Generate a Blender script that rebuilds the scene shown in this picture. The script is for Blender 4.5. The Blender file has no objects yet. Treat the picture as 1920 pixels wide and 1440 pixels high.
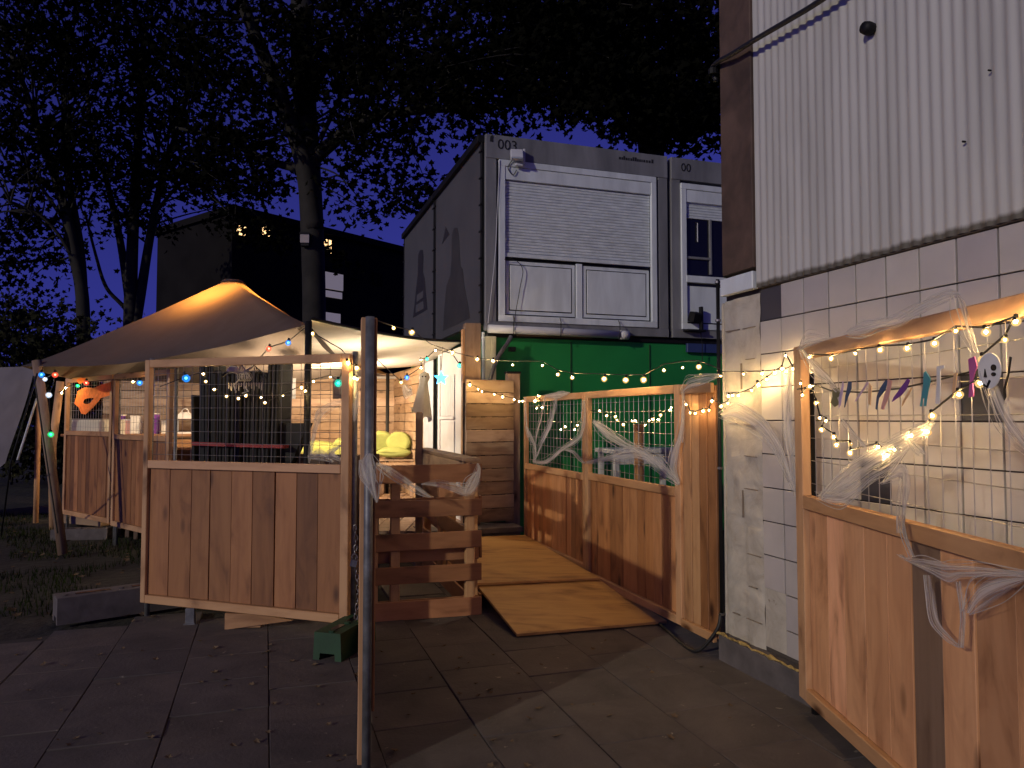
import bpy, bmesh, math, random
from mathutils import Vector, Matrix, noise as mnoise
R = math.radians
random.seed(7)
scene = bpy.context.scene
COL = scene.collection

# ------------------------------------------------------------------ camera
F_PX, CX, CY, HOR = 1400.0, 960.0, 720.0, 783.0
CAM_H = 1.65
PITCH = math.atan((HOR - CY) / F_PX)
cam = bpy.data.cameras.new('camera')
cam.sensor_width = 36.0
cam.lens = 36.0 * F_PX / 1920.0
cam.clip_start, cam.clip_end = 0.05, 600.0
cam_o = bpy.data.objects.new('camera', cam)
COL.objects.link(cam_o)
cam_o.location = (0, 0, CAM_H)
cam_o.rotation_euler = (R(90) + PITCH, 0, 0)
scene.camera = cam_o

# ------------------------------------------------------------------ dusk sky
SUN_DIR = Vector((0.636, 0.772, 0)).normalized()      # the way the light travels, in plan
SUN_EL = R(17)
world = bpy.data.worlds.new('World'); scene.world = world; world.use_nodes = True
wn = world.node_tree.nodes; wl = world.node_tree.links
bg = wn['Background']
sky = wn.new('ShaderNodeTexSky'); sky.sky_type = 'NISHITA'; sky.sun_disc = False
sky.sun_elevation = R(1.0)
sky.sun_rotation = math.atan2(-SUN_DIR.x, -SUN_DIR.y)
sky.air_density = 1.0; sky.dust_density = 0.2; sky.ozone_density = 2.5
tint = wn.new('ShaderNodeMix'); tint.data_type = 'RGBA'; tint.blend_type = 'MULTIPLY'
tint.inputs[0].default_value = 1.0
tint.inputs[7].default_value = (0.29, 0.33, 2.4, 1)
bw = wn.new('ShaderNodeRGBToBW'); wl.new(sky.outputs[0], bw.inputs[0]); wl.new(bw.outputs[0], tint.inputs[6]); wl.new(tint.outputs[2], bg.inputs[0])
bg.inputs[1].default_value = 0.15

# ------------------------------------------------------------------ the low key light behind the camera
sun = bpy.data.lights.new('sun', 'SUN'); sun.energy = 1.25; sun.angle = R(1.2); sun.color = (1.0, 0.89, 0.69)
sun_o = bpy.data.objects.new('sun', sun); COL.objects.link(sun_o)
trav = Vector((SUN_DIR.x * math.cos(SUN_EL), SUN_DIR.y * math.cos(SUN_EL), -math.sin(SUN_EL)))
sun_o.rotation_euler = trav.to_track_quat('-Z', 'Y').to_euler()
sun_o.location = (-6, -8, 6)

vs = scene.view_settings
vs.view_transform = 'Standard'; vs.look = 'None'; vs.exposure = 0.0; vs.gamma = 1.0; vs.use_curve_mapping = False
scene.render.engine = 'CYCLES'
scene.cycles.use_denoising = True
scene.cycles.max_bounces = 6
scene.cycles.transparent_max_bounces = 16
scene.cycles.sample_clamp_indirect = 4.0
scene.cycles.use_light_tree = True

# ------------------------------------------------------------------ helpers
def ray(px, py):
    u = (px - CX) / F_PX; v = -(py - CY) / F_PX
    c, s = math.cos(PITCH), math.sin(PITCH)
    return Vector((u, c - s * v, s + c * v))
def PX(px, py, depth):                       # point seen at a pixel, at a distance into the scene
    d = ray(px, py); t = depth / d.y
    return Vector((d.x * t, depth, CAM_H + d.z * t))
def GZ(px, py, z=0.0):                       # point seen at a pixel, on a level plane
    d = ray(px, py); t = (z - CAM_H) / d.z
    return Vector((d.x * t, d.y * t, z))
def PL(px, py, o, n):                        # point seen at a pixel, on an upright plane
    d = ray(px, py); c = Vector((0, 0, CAM_H))
    t = (Vector(o) - c).dot(n) / d.dot(n)
    return c + d * t

def tag(o, label=None, cat=None, group=None, kind=None):
    if label: o['label'] = label
    if cat: o['category'] = cat
    if group: o['group'] = group
    if kind: o['kind'] = kind
    return o
def empty(name, loc=(0, 0, 0), rz=0.0, label=None, cat=None, group=None):
    o = bpy.data.objects.new(name, None); COL.objects.link(o)
    o.empty_display_size = 0.1
    o.location = loc; o.rotation_euler = (0, 0, rz)
    return tag(o, label, cat, group)
def link(name, me, m, parent=None, loc=None, rot=None, smooth=False):
    o = bpy.data.objects.new(name, me); COL.objects.link(o)
    if m is not None and not me.materials: me.materials.append(m)
    if m is not None and me.materials[0] is not m:
        o.material_slots[0].link = 'OBJECT'; o.material_slots[0].material = m
    if parent: o.parent = parent
    if loc is not None: o.location = loc
    if rot is not None: o.rotation_euler = rot
    if smooth:
        for p in me.polygons: p.use_smooth = True
    return o
class MB:
    def __init__(s): s.v = []; s.f = []; s.uv = None
    def add(s, vs, fs):
        b = len(s.v); s.v += [tuple(v) for v in vs]; s.f += [tuple(i + b for i in f) for f in fs]
    def box(s, c, d, M=None):
        x, y, z = d[0] / 2, d[1] / 2, d[2] / 2
        vs = [Vector((c[0] + i * x, c[1] + j * y, c[2] + k * z)) for i in (-1, 1) for j in (-1, 1) for k in (-1, 1)]
        if M is not None: vs = [M @ v for v in vs]
        s.add(vs, [(0, 1, 3, 2), (4, 6, 7, 5), (0, 4, 5, 1), (2, 3, 7, 6), (0, 2, 6, 4), (1, 5, 7, 3)])
    def tube(s, pts, r, n=6, cap=True):
        pts = [Vector(p) for p in pts]; m = len(pts)
        rs = r if isinstance(r, (list, tuple)) else [r] * m
        b = len(s.v)
        up = None
        for i, p in enumerate(pts):
            t = (pts[min(i + 1, m - 1)] - pts[max(i - 1, 0)])
            t = t.normalized() if t.length > 1e-9 else Vector((0, 0, 1))
            if up is None:
                a = Vector((0, 0, 1)) if abs(t.z) < 0.9 else Vector((1, 0, 0))
                up = (a - t * a.dot(t)).normalized()
            else:
                up = up - t * up.dot(t)
                up = up.normalized() if up.length > 1e-6 else t.orthogonal().normalized()
            w = t.cross(up)
            for k in range(n):
                a = 2 * math.pi * k / n
                s.v.append(tuple(p + (up * math.cos(a) + w * math.sin(a)) * rs[i]))
        for i in range(m - 1):
            for k in range(n):
                s.f.append((b + i * n + k, b + i * n + (k + 1) % n, b + (i + 1) * n + (k + 1) % n, b + (i + 1) * n + k))
        if cap:
            s.f.append(tuple(b + k for k in range(n))[::-1]); s.f.append(tuple(b + (m - 1) * n + k for k in range(n)))
    def prism(s, poly, y0, y1):              # polygon in x,z pushed along y
        n = len(poly); vs = [(p[0], y0, p[1]) for p in poly] + [(p[0], y1, p[1]) for p in poly]
        fs = [tuple(range(n)), tuple(range(2 * n - 1, n - 1, -1))]
        fs += [(i, i + n, (i + 1) % n + n, (i + 1) % n) for i in range(n)]
        s.add(vs, fs)
    def lathe(s, prof, n=12, c=(0, 0, 0)):   # profile (r, z)
        b = len(s.v)
        for r, z in prof:
            for k in range(n):
                a = 2 * math.pi * k / n
                s.v.append((c[0] + r * math.cos(a), c[1] + r * math.sin(a), c[2] + z))
        for i in range(len(prof) - 1):
            for k in range(n):
                s.f.append((b + i * n + k, b + i * n + (k + 1) % n, b + (i + 1) * n + (k + 1) % n, b + (i + 1) * n + k))
    def mesh(s, name):
        me = bpy.data.meshes.new(name); me.from_pydata(s.v, [], s.f); me.update()
        return me
    def build(s, name, m, parent=None, loc=None, rot=None, smooth=False, fix=True):
        me = s.mesh(name)
        if fix:
            bm = bmesh.new(); bm.from_mesh(me); bmesh.ops.recalc_face_normals(bm, faces=bm.faces[:]); bm.to_mesh(me); bm.free()
        return link(name, me, m, parent, loc, rot, smooth)
_cache = {}
def box_mesh(d, bev=0.004):
    key = (tuple(round(x, 4) for x in d), bev)
    if key not in _cache:
        bm = bmesh.new(); bmesh.ops.create_cube(bm, size=1.0)
        bmesh.ops.scale(bm, vec=d, verts=bm.verts[:])
        if bev > 0:
            bmesh.ops.bevel(bm, geom=bm.edges[:], offset=min(bev, min(d) * 0.3), segments=1, affect='EDGES')
        me = bpy.data.meshes.new('box'); bm.to_mesh(me); bm.free(); _cache[key] = me
    return _cache[key]
_first = {}
def bx(name, c, d, m, parent=None, rot=None, bev=0.004):
    me = box_mesh(d, bev)
    return link(name, me, m, parent, c, rot)
def catenary(a, b, sag, n=14):
    a, b = Vector(a), Vector(b)
    return [a.lerp(b, i / n) - Vector((0, 0, sag * 4 * (i / n) * (1 - i / n))) for i in range(n + 1)]

# ------------------------------------------------------------------ materials
def new_mat(name):
    m = bpy.data.materials.new(name); m.use_nodes = True
    nt = m.node_tree; return m, nt.nodes, nt.links, nt.nodes['Principled BSDF']
def C4(c): return (c[0], c[1], c[2], 1)
def ramp(n, stops):
    r = n.new('ShaderNodeValToRGB'); e = r.color_ramp.elements
    e[0].position, e[0].color = stops[0][0], C4(stops[0][1]); e[1].position, e[1].color = stops[-1][0], C4(stops[-1][1])
    for p, c in stops[1:-1]:
        k = e.new(p); k.color = C4(c)
    return r
def coords(n, l, scale, rnd=True, out='Object'):
    tc = n.new('ShaderNodeTexCoord'); mp = n.new('ShaderNodeMapping'); mp.inputs[3].default_value = scale
    l.new(tc.outputs[out], mp.inputs[0])
    if rnd:
        oi = n.new('ShaderNodeObjectInfo'); ml = n.new('ShaderNodeMath'); ml.operation = 'MULTIPLY'; ml.inputs[1].default_value = 57.0
        l.new(oi.outputs['Random'], ml.inputs[0]); cb = n.new('ShaderNodeCombineXYZ')
        for i in range(3): l.new(ml.outputs[0], cb.inputs[i])
        l.new(cb.outputs[0], mp.inputs[1])
        return mp, oi
    return mp, None
def nz(n, l, vec, scale=1.0, detail=5.0, dist=0.0, rough=0.55):
    t = n.new('ShaderNodeTexNoise'); t.inputs['Scale'].default_value = scale; t.inputs['Detail'].default_value = detail
    t.inputs['Distortion'].default_value = dist; t.inputs['Roughness'].default_value = rough
    if vec is not None: l.new(vec, t.inputs['Vector'])
    return t
def mulc(n, l, a, b, fac=1.0, mode='MULTIPLY'):
    x = n.new('ShaderNodeMix'); x.data_type = 'RGBA'; x.blend_type = mode; x.inputs[0].default_value = fac
    for s, i in ((a, 6), (b, 7)):
        if isinstance(s, tuple): x.inputs[i].default_value = C4(s)
        else: l.new(s, x.inputs[i])
    return x
def bump(n, l, h, p, strength=0.3, dist=0.01):
    b = n.new('ShaderNodeBump'); b.inputs['Strength'].default_value = strength; b.inputs['Distance'].default_value = dist
    l.new(h, b.inputs['Height']); l.new(b.outputs[0], p.inputs['Normal'])
def wood(name, dark, mid, light, axis=2, rough=0.62, vary=(0.62, 1.15), knots=True):
    m, n, l, p = new_mat(name)
    sc = [13.0, 13.0, 13.0]; sc[axis] = 1.1
    mp, oi = coords(n, l, tuple(sc))
    t = nz(n, l, mp.outputs[0], 0.9, 6, 1.6, 0.5)
    r = ramp(n, [(0.22, tuple(0.5 * (q + w) for q, w in zip(dark, mid))), (0.5, mid), (0.8, tuple(0.5 * (q + w) for q, w in zip(light, mid)))]); l.new(t.outputs[0], r.inputs[0])
    sb = [6.0, 6.0, 6.0]; sb[axis] = 2.0
    mb_, _ = coords(n, l, tuple(sb))
    big = nz(n, l, mb_.outputs[0], 1.0, 4, 0.9)
    r2 = ramp(n, [(0.28, (0.34, 0.27, 0.23)), (0.42, (0.80, 0.75, 0.72)), (0.56, (1, 1, 1))]); l.new(big.outputs[0], r2.inputs[0])
    c = mulc(n, l, r.outputs[0], r2.outputs[0], 0.75)
    va, vb = vary; vm = 0.5 * (va + vb)
    rv = ramp(n, [(0.0, (va * 1.02, va * 0.93, va * 0.84)), (0.35, (vm * 1.05, vm * 0.98, vm * 0.88)), (0.7, (vm, vm, vm)), (1.0, (vb * 1.05, vb, vb * 1.02))])
    l.new(oi.outputs['Random'], rv.inputs[0])
    c = mulc(n, l, c.outputs[2], rv.outputs[0])
    if knots:
        sk = [5.0, 5.0, 5.0]; sk[axis] = 1.9
        mk, _ = coords(n, l, tuple(sk))
        vo = n.new('ShaderNodeTexVoronoi'); vo.inputs['Scale'].default_value = 0.9; l.new(mk.outputs[0], vo.inputs['Vector'])
        rk = ramp(n, [(0.05, (0.20, 0.14, 0.11)), (0.17, (1, 1, 1))]); l.new(vo.outputs['Distance'], rk.inputs[0])
        c = mulc(n, l, c.outputs[2], rk.outputs[0])
    l.new(c.outputs[2], p.inputs['Base Color']); p.inputs['Roughness'].default_value = rough
    bump(n, l, t.outputs[0], p, 0.25, 0.004)
    return m
def plain(name, col, rough=0.6, metal=0.0, var=0.12, scale=6.0, bumps=0.0, spec=0.5):
    m, n, l, p = new_mat(name)
    mp, oi = coords(n, l, scale if isinstance(scale, tuple) else (scale,) * 3)
    t = nz(n, l, mp.outputs[0], 1.0, 5, 0.3)
    r = ramp(n, [(0.3, tuple(x * (1 - var) for x in col)), (0.7, tuple(min(1, x * (1 + var)) for x in col))])
    l.new(t.outputs[0], r.inputs[0]); l.new(r.outputs[0], p.inputs['Base Color'])
    p.inputs['Roughness'].default_value = rough; p.inputs['Metallic'].default_value = metal
    p.inputs['Specular IOR Level'].default_value = spec
    if bumps: bump(n, l, t.outputs[0], p, bumps, 0.01)
    return m
def glow(name, col, strength):
    m, n, l, p = new_mat(name)
    p.inputs['Base Color'].default_value = C4(col); p.inputs['Emission Color'].default_value = C4(col)
    p.inputs['Emission Strength'].default_value = strength
    return m

M = {}
M['pine_v'] = wood('pine_boards_upright', (0.20, 0.080, 0.028), (0.34, 0.152, 0.055), (0.41, 0.20, 0.080), 2, vary=(0.5, 1.2))
M['pine_r'] = wood('pinkish_boards_upright', (0.44, 0.21, 0.10), (0.74, 0.405, 0.21), (0.80, 0.48, 0.265), 2)
M['pine_f'] = wood('orange_boards_upright', (0.34, 0.145, 0.055), (0.56, 0.27, 0.11), (0.64, 0.34, 0.15), 2, vary=(0.5, 1.15))
M['old_joint'] = plain('old_tile_joint', (0.22, 0.185, 0.15), 0.95)
M['pine_h'] = wood('pine_boards_level', (0.20, 0.085, 0.042), (0.34, 0.165, 0.080), (0.42, 0.22, 0.115), 0)
M['pine_grey'] = wood('greyed_board_upright', (0.14, 0.085, 0.055), (0.23, 0.15, 0.10), (0.29, 0.20, 0.14), 2)
M['frame_v'] = wood('planed_frame_upright', (0.36, 0.20, 0.095), (0.50, 0.30, 0.155), (0.58, 0.37, 0.20), 2, vary=(0.85, 1.1))
M['frame_h'] = wood('planed_frame_level', (0.36, 0.20, 0.095), (0.50, 0.30, 0.155), (0.58, 0.37, 0.20), 0, vary=(0.85, 1.1))
M['old_h'] = wood('weathered_plank_level', (0.20, 0.135, 0.09), (0.38, 0.28, 0.19), (0.50, 0.39, 0.28), 0, vary=(0.6, 1.15))
M['old_v'] = wood('weathered_plank_upright', (0.15, 0.10, 0.07), (0.30, 0.21, 0.15), (0.44, 0.33, 0.24), 2, vary=(0.6, 1.15))
M['ply'] = wood('ramp_plywood', (0.44, 0.26, 0.085), (0.62, 0.39, 0.145), (0.68, 0.44, 0.18), 0, vary=(0.85, 1.05), knots=False)
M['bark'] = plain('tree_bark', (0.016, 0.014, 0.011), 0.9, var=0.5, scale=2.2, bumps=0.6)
M['galv'] = plain('galvanised_tube', (0.20, 0.205, 0.21), 0.55, 0.55, 0.35, 14)
M['wire'] = plain('welded_wire', (0.36, 0.34, 0.31), 0.4, 0.7, 0.15, 9)
M['black'] = plain('black_plastic', (0.008, 0.008, 0.009), 0.6, 0, 0.3, 12, 0.0, 0.25)
M['cable'] = plain('black_cable', (0.010, 0.010, 0.011), 0.55)
M['steel'] = plain('chain_steel', (0.22, 0.21, 0.20), 0.35, 0.9, 0.3, 20)
M['white'] = plain('white_lacquer', (0.63, 0.69, 0.73), 0.38, 0, 0.16, (5.0, 5.0, 1.2))
M['cgrey'] = plain('container_grey', (0.185, 0.19, 0.20), 0.5, 0, 0.28, (4.0, 4.0, 0.9))
M['banner'] = plain('grey_banner', (0.078, 0.080, 0.085), 0.65, 0, 0.10, 1.5)
M['bottle'] = plain('banner_print', (0.022, 0.021, 0.025), 0.65, 0, 0.2, 3)
M['bottle2'] = plain('banner_print_pale', (0.040, 0.040, 0.040), 0.65, 0, 0.2, 3)
M['green'] = plain('green_wall_paint', (0.012, 0.21, 0.048), 0.55, 0, 0.12, 1.4)
M['greenblock'] = plain('green_plastic', (0.012, 0.055, 0.020), 0.6, 0, 0.2, 8)
M['concrete'] = plain('cast_concrete', (0.105, 0.092, 0.092), 0.9, 0, 0.3, 7, 0.4)
M['blue'] = plain('blue_board', (0.03, 0.05, 0.16), 0.5)
M['pvc'] = plain('white_pvc', (0.55, 0.56, 0.58), 0.4, 0, 0.08, 4)
M['void'] = plain('dark_window_glass', (0.006, 0.006, 0.008), 0.08)
M['ink'] = plain('stencil_ink', (0.012, 0.012, 0.015), 0.7)
M['col'] = plain('rusty_column', (0.085, 0.052, 0.038), 0.75, 0, 0.45, 4, 0.4)
M['lime'] = plain('lime_fabric', (0.30, 0.34, 0.10), 0.9, 0, 0.14, 8, 0.5)
M['cream'] = plain('cream_boards', (0.62, 0.58, 0.40), 0.6, 0, 0.1, 4)
M['bone'] = plain('bone_plastic', (0.62, 0.56, 0.44), 0.5, 0, 0.2, 12)
M['red'] = plain('red_strap', (0.22, 0.025, 0.028), 0.7)
M['orange'] = plain('orange_gauze', (0.85, 0.20, 0.035), 0.9, 0, 0.2, 20, 0.5)
M['bluegrey'] = plain('blue_grey_board', (0.30, 0.34, 0.40), 0.6)
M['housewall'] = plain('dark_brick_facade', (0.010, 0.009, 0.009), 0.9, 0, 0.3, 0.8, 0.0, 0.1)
M['balcony'] = plain('pale_balcony_panel', (0.34, 0.30, 0.29), 0.7, 0, 0.15, 1.2)
M['yellow'] = plain('yellow_foam', (0.36, 0.25, 0.08), 0.9, 0, 0.6, 25, 0.6)
for nm, c in dict(teal=(0.06, 0.30, 0.34), navy=(0.03, 0.07, 0.16), violet=(0.16, 0.04, 0.28), pink=(0.62, 0.34, 0.30), lilac=(0.42, 0.34, 0.52), paper=(0.78, 0.76, 0.70), olive=(0.16, 0.15, 0.07), magenta=(0.45, 0.10, 0.30), peach=(0.66, 0.44, 0.24)).items():
    M[nm] = plain('card_' + nm, c, 0.8)
# bulbs
WARM = (1.0, 0.64, 0.25)
M['b_warm'] = glow('bulb_warm', WARM, 1000.0)
M['b_tent'] = glow('bulb_warm_large', WARM, 2000.0)
M['b_blue'] = glow('bulb_blue', (0.01, 0.075, 1.0), 80.0)
M['b_teal'] = glow('bulb_teal', (0.01, 1.0, 0.50), 45.0)
M['b_green'] = glow('bulb_green', (0.01, 1.0, 0.20), 45.0)
M['b_red'] = glow('bulb_red', (1.0, 0.05, 0.025), 60.0)
M['b_white'] = glow('bulb_white', (0.80, 0.88, 1.0), 80.0)
M['lit'] = glow('lit_window', (1.0, 0.60, 0.26), 2.6)
M['balcony_glow'] = glow('balcony_panel_glow', (1.0, 0.86, 0.82), 0.13)  # pale balcony panels glow faintly in place of streetlamp light on them

def halo_globe(name, col, e, a):  # bulb glass with a weak glow that imitates a halo of light
    m = bpy.data.materials.new(name); m.use_nodes = True; n = m.node_tree.nodes; l = m.node_tree.links
    n.remove(n['Principled BSDF']); em = n.new('ShaderNodeEmission'); em.inputs[0].default_value = C4(col); em.inputs[1].default_value = e
    tp = n.new('ShaderNodeBsdfTransparent'); mx = n.new('ShaderNodeMixShader'); mx.inputs[0].default_value = a
    l.new(tp.outputs[0], mx.inputs[1]); l.new(em.outputs[0], mx.inputs[2]); l.new(mx.outputs[0], n['Material Output'].inputs[0]); return m
for k_, c_ in dict(warm=(1.0, 0.62, 0.20), tent=(1.0, 0.62, 0.20), blue=(0.02, 0.30, 1.0), teal=(0.02, 0.9, 0.6), green=(0.02, 0.9, 0.25), red=(1.0, 0.10, 0.05), white=(0.7, 0.82, 1.0)).items():
    M['g_' + k_] = halo_globe('halo_globe_' + k_, c_, 1.5, 0.42)

def fabric(name, col, trans, rough=0.85, scale=3.0, mix=0.5):
    m, n, l, p = new_mat(name)
    mp, oi = coords(n, l, (scale,) * 3)
    t = nz(n, l, mp.outputs[0], 1.0, 4, 0.4)
    r = ramp(n, [(0.3, tuple(x * 0.86 for x in col)), (0.7, tuple(x * 1.1 for x in col))]); l.new(t.outputs[0], r.inputs[0])
    l.new(r.outputs[0], p.inputs['Base Color']); p.inputs['Roughness'].default_value = rough
    p.inputs['Specular IOR Level'].default_value = 0.2
    tr = n.new('ShaderNodeBsdfTranslucent'); tr.inputs[0].default_value = C4(trans)
    mx = n.new('ShaderNodeMixShader'); mx.inputs[0].default_value = mix
    l.new(p.outputs[0], mx.inputs[1]); l.new(tr.outputs[0], mx.inputs[2]); l.new(mx.outputs[0], n['Material Output'].inputs[0])
    return m
M['canvas'] = fabric('tent_canvas', (0.078, 0.071, 0.070), (0.62, 0.30, 0.075), mix=0.05)
M['cap'] = fabric('tent_cap_canvas', (0.16, 0.13, 0.10), (0.85, 0.45, 0.12), mix=0.45)
M['liner'] = fabric('cream_canvas', (0.66, 0.60, 0.50), (0.6, 0.5, 0.35), mix=0.12)
M['tarp'] = fabric('grey_tarp', (0.16, 0.145, 0.16), (0.3, 0.28, 0.25), mix=0.08)
M['cloth'] = fabric('white_cloth', (0.75, 0.74, 0.66), (0.7, 0.68, 0.6), mix=0.35)

def gauze_mat():
    m, n, l, p = new_mat('cobweb_gauze')
    uvn = n.new('ShaderNodeUVMap'); mp = n.new('ShaderNodeMapping'); mp.inputs[3].default_value = (7.0, 2.2, 1.0); l.new(uvn.outputs[0], mp.inputs[0])
    oi = n.new('ShaderNodeObjectInfo'); ml = n.new('ShaderNodeMath'); ml.operation = 'MULTIPLY'; ml.inputs[1].default_value = 40.0
    l.new(oi.outputs['Random'], ml.inputs[0]); cb = n.new('ShaderNodeCombineXYZ'); l.new(ml.outputs[0], cb.inputs[0]); l.new(ml.outputs[0], cb.inputs[1]); l.new(cb.outputs[0], mp.inputs[1])
    t = nz(n, l, mp.outputs[0], 1.0, 4, 0.5, 0.6)
    r = ramp(n, [(0.30, (0.10, 0.10, 0.10)), (0.62, (0.88, 0.88, 0.88))]); l.new(t.outputs[0], r.inputs[0])
    # thinner towards the frayed edges
    sp = n.new('ShaderNodeSeparateXYZ'); l.new(uvn.outputs[0], sp.inputs[0])
    e = n.new('ShaderNodeMath'); e.operation = 'PINGPONG'; e.inputs[1].default_value = 0.5; l.new(sp.outputs[0], e.inputs[0])
    er = ramp(n, [(0.0, (0.06, 0.06, 0.06)), (0.30, (1, 1, 1))]); l.new(e.outputs[0], er.inputs[0])
    a = mulc(n, l, r.outputs[0], er.outputs[0])
    p.inputs['Base Color'].default_value = (0.80, 0.79, 0.76, 1); p.inputs['Roughness'].default_value = 0.95
    p.inputs['Specular IOR Level'].default_value = 0.1
    tl = n.new('ShaderNodeBsdfTranslucent'); tl.inputs[0].default_value = (0.75, 0.72, 0.66, 1)
    m0 = n.new('ShaderNodeMixShader'); m0.inputs[0].default_value = 0.45; l.new(p.outputs[0], m0.inputs[1]); l.new(tl.outputs[0], m0.inputs[2])
    tp = n.new('ShaderNodeBsdfTransparent'); mx = n.new('ShaderNodeMixShader')
    l.new(a.outputs[2], mx.inputs[0]); l.new(tp.outputs[0], mx.inputs[1]); l.new(m0.outputs[0], mx.inputs[2])
    l.new(mx.outputs[0], n['Material Output'].inputs[0])
    return m
M['web'] = gauze_mat()

def slab_mat():
    m, n, l, p = new_mat('paving_slab')
    mp, oi = coords(n, l, (2.4,) * 3)
    t = nz(n, l, mp.outputs[0], 1.0, 8, 0.6, 0.65)
    r = ramp(n, [(0.25, (0.050, 0.044, 0.043)), (0.5, (0.090, 0.077, 0.074)), (0.8, (0.135, 0.115, 0.108))]); l.new(t.outputs[0], r.inputs[0])
    rv = ramp(n, [(0, (0.88, 0.88, 0.90)), (1, (1.08, 1.04, 1.0))]); l.new(oi.outputs['Random'], rv.inputs[0])
    c = mulc(n, l, r.outputs[0], rv.outputs[0])
    sp = nz(n, l, mp.outputs[0], 7.0, 3, 0.0)
    rs = ramp(n, [(0.70, (0, 0, 0)), (0.76, (1, 1, 1))]); l.new(sp.outputs[0], rs.inputs[0])
    c2 = n.new('ShaderNodeMix'); c2.data_type = 'RGBA'; l.new(rs.outputs[0], c2.inputs[0]); l.new(c.outputs[2], c2.inputs[6]); c2.inputs[7].default_value = (0.26, 0.23, 0.19, 1)
    l.new(c2.outputs[2], p.inputs['Base Color']); p.inputs['Roughness'].default_value = 0.85
    f = nz(n, l, mp.outputs[0], 22.0, 4); bump(n, l, f.outputs[0], p, 0.5, 0.006)
    return m
M['slab'] = slab_mat()
def soil_mat():
    m, n, l, p = new_mat('soil_and_moss')
    mp, oi = coords(n, l, (1.0,) * 3, False)
    t = nz(n, l, mp.outputs[0], 0.9, 9, 0.5, 0.7)
    r = ramp(n, [(0.3, (0.010, 0.009, 0.008)), (0.52, (0.020, 0.018, 0.013)), (0.75, (0.024, 0.032, 0.013))]); l.new(t.outputs[0], r.inputs[0])
    l.new(r.outputs[0], p.inputs['Base Color']); p.inputs['Roughness'].default_value = 0.95
    f = nz(n, l, mp.outputs[0], 9.0, 6); bump(n, l, f.outputs[0], p, 0.8, 0.05)
    return m
M['soil'] = soil_mat()
M['joint'] = plain('joint_sand', (0.040, 0.034, 0.030), 0.95)
def tile_mat(name, col):
    m, n, l, p = new_mat(name)
    mp, oi = coords(n, l, (3.0,) * 3)
    t = nz(n, l, mp.outputs[0], 1.0, 5, 0.4)
    r = ramp(n, [(0.25, tuple(x * 0.82 for x in col)), (0.7, tuple(x * 1.05 for x in col))]); l.new(t.outputs[0], r.inputs[0])
    rv = ramp(n, [(0, (0.88, 0.86, 0.90)), (1, (1.04, 1.03, 1.0))]); l.new(oi.outputs['Random'], rv.inputs[0])
    c = mulc(n, l, r.outputs[0], rv.outputs[0]); l.new(c.outputs[2], p.inputs['Base Color'])
    p.inputs['Roughness'].default_value = 0.42
    return m
M['tile'] = tile_mat('wall_tile', (0.50, 0.475, 0.45))
M['tile_dark'] = tile_mat('bare_dark_bed', (0.045, 0.048, 0.062))
M['grout'] = plain('dark_grout', (0.07, 0.058, 0.052), 0.95)
def plaster_mat():
    m, n, l, p = new_mat('old_tile_bed')
    mp, oi = coords(n, l, (1.0,) * 3, False)
    t = nz(n, l, mp.outputs[0], 5.5, 8, 0.7, 0.7)
    r = ramp(n, [(0.28, (0.34, 0.30, 0.245)), (0.5, (0.45, 0.415, 0.355)), (0.72, (0.53, 0.50, 0.43))]); l.new(t.outputs[0], r.inputs[0])
    d = nz(n, l, mp.outputs[0], 3.0, 7, 1.6, 0.75)
    rd = ramp(n, [(0.27, (0.30, 0.25, 0.20)), (0.34, (1, 1, 1))]); l.new(d.outputs[0], rd.inputs[0])
    c = mulc(n, l, r.outputs[0], rd.outputs[0]); l.new(c.outputs[2], p.inputs['Base Color']); p.inputs['Roughness'].default_value = 0.9
    bump(n, l, t.outputs[0], p, 0.6, 0.012)
    return m
M['plaster'] = plaster_mat()
def clad_mat():
    m, n, l, p = new_mat('corrugated_cladding')
    mp, oi = coords(n, l, (7.0, 7.0, 0.5), False)
    t = nz(n, l, mp.outputs[0], 1.0, 6, 0.5, 0.6)
    r = ramp(n, [(0.25, (0.37, 0.36, 0.33)), (0.6, (0.50, 0.49, 0.455))]); l.new(t.outputs[0], r.inputs[0])
    # moss and dirt that sits along the lower lip
    tc = n.new('ShaderNodeTexCoord'); sp = n.new('ShaderNodeSeparateXYZ'); l.new(tc.outputs['Object'], sp.inputs[0])
    m2, _ = coords(n, l, (9.0, 9.0, 3.0), False); t2 = nz(n, l, m2.outputs[0], 1.6, 5, 0.4)
    ad = n.new('ShaderNodeMath'); ad.operation = 'MULTIPLY_ADD'; l.new(t2.outputs[0], ad.inputs[0]); ad.inputs[1].default_value = -0.04; l.new(sp.outputs[2], ad.inputs[2])
    rd = ramp(n, [(-0.0, (0.22, 0.20, 0.16)), (0.022, (1, 1, 1))]); l.new(ad.outputs[0], rd.inputs[0])
    c = mulc(n, l, r.outputs[0], rd.outputs[0]); l.new(c.outputs[2], p.inputs['Base Color']); p.inputs['Roughness'].default_value = 0.62
    return m
M['clad'] = clad_mat()
def leaf_mat(name, a, b):
    m, n, l, p = new_mat(name)
    mp, oi = coords(n, l, (0.7,) * 3, False)
    t = nz(n, l, mp.outputs[0], 1.0, 3); r = ramp(n, [(0.3, a), (0.7, b)]); l.new(t.outputs[0], r.inputs[0])
    l.new(r.outputs[0], p.inputs['Base Color']); p.inputs['Roughness'].default_value = 0.9; p.inputs['Specular IOR Level'].default_value = 0.03
    return m
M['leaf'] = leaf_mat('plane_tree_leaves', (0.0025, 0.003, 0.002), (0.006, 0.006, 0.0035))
M['leaf2'] = leaf_mat('hedge_leaves', (0.012, 0.014, 0.008), (0.028, 0.028, 0.016))
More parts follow.
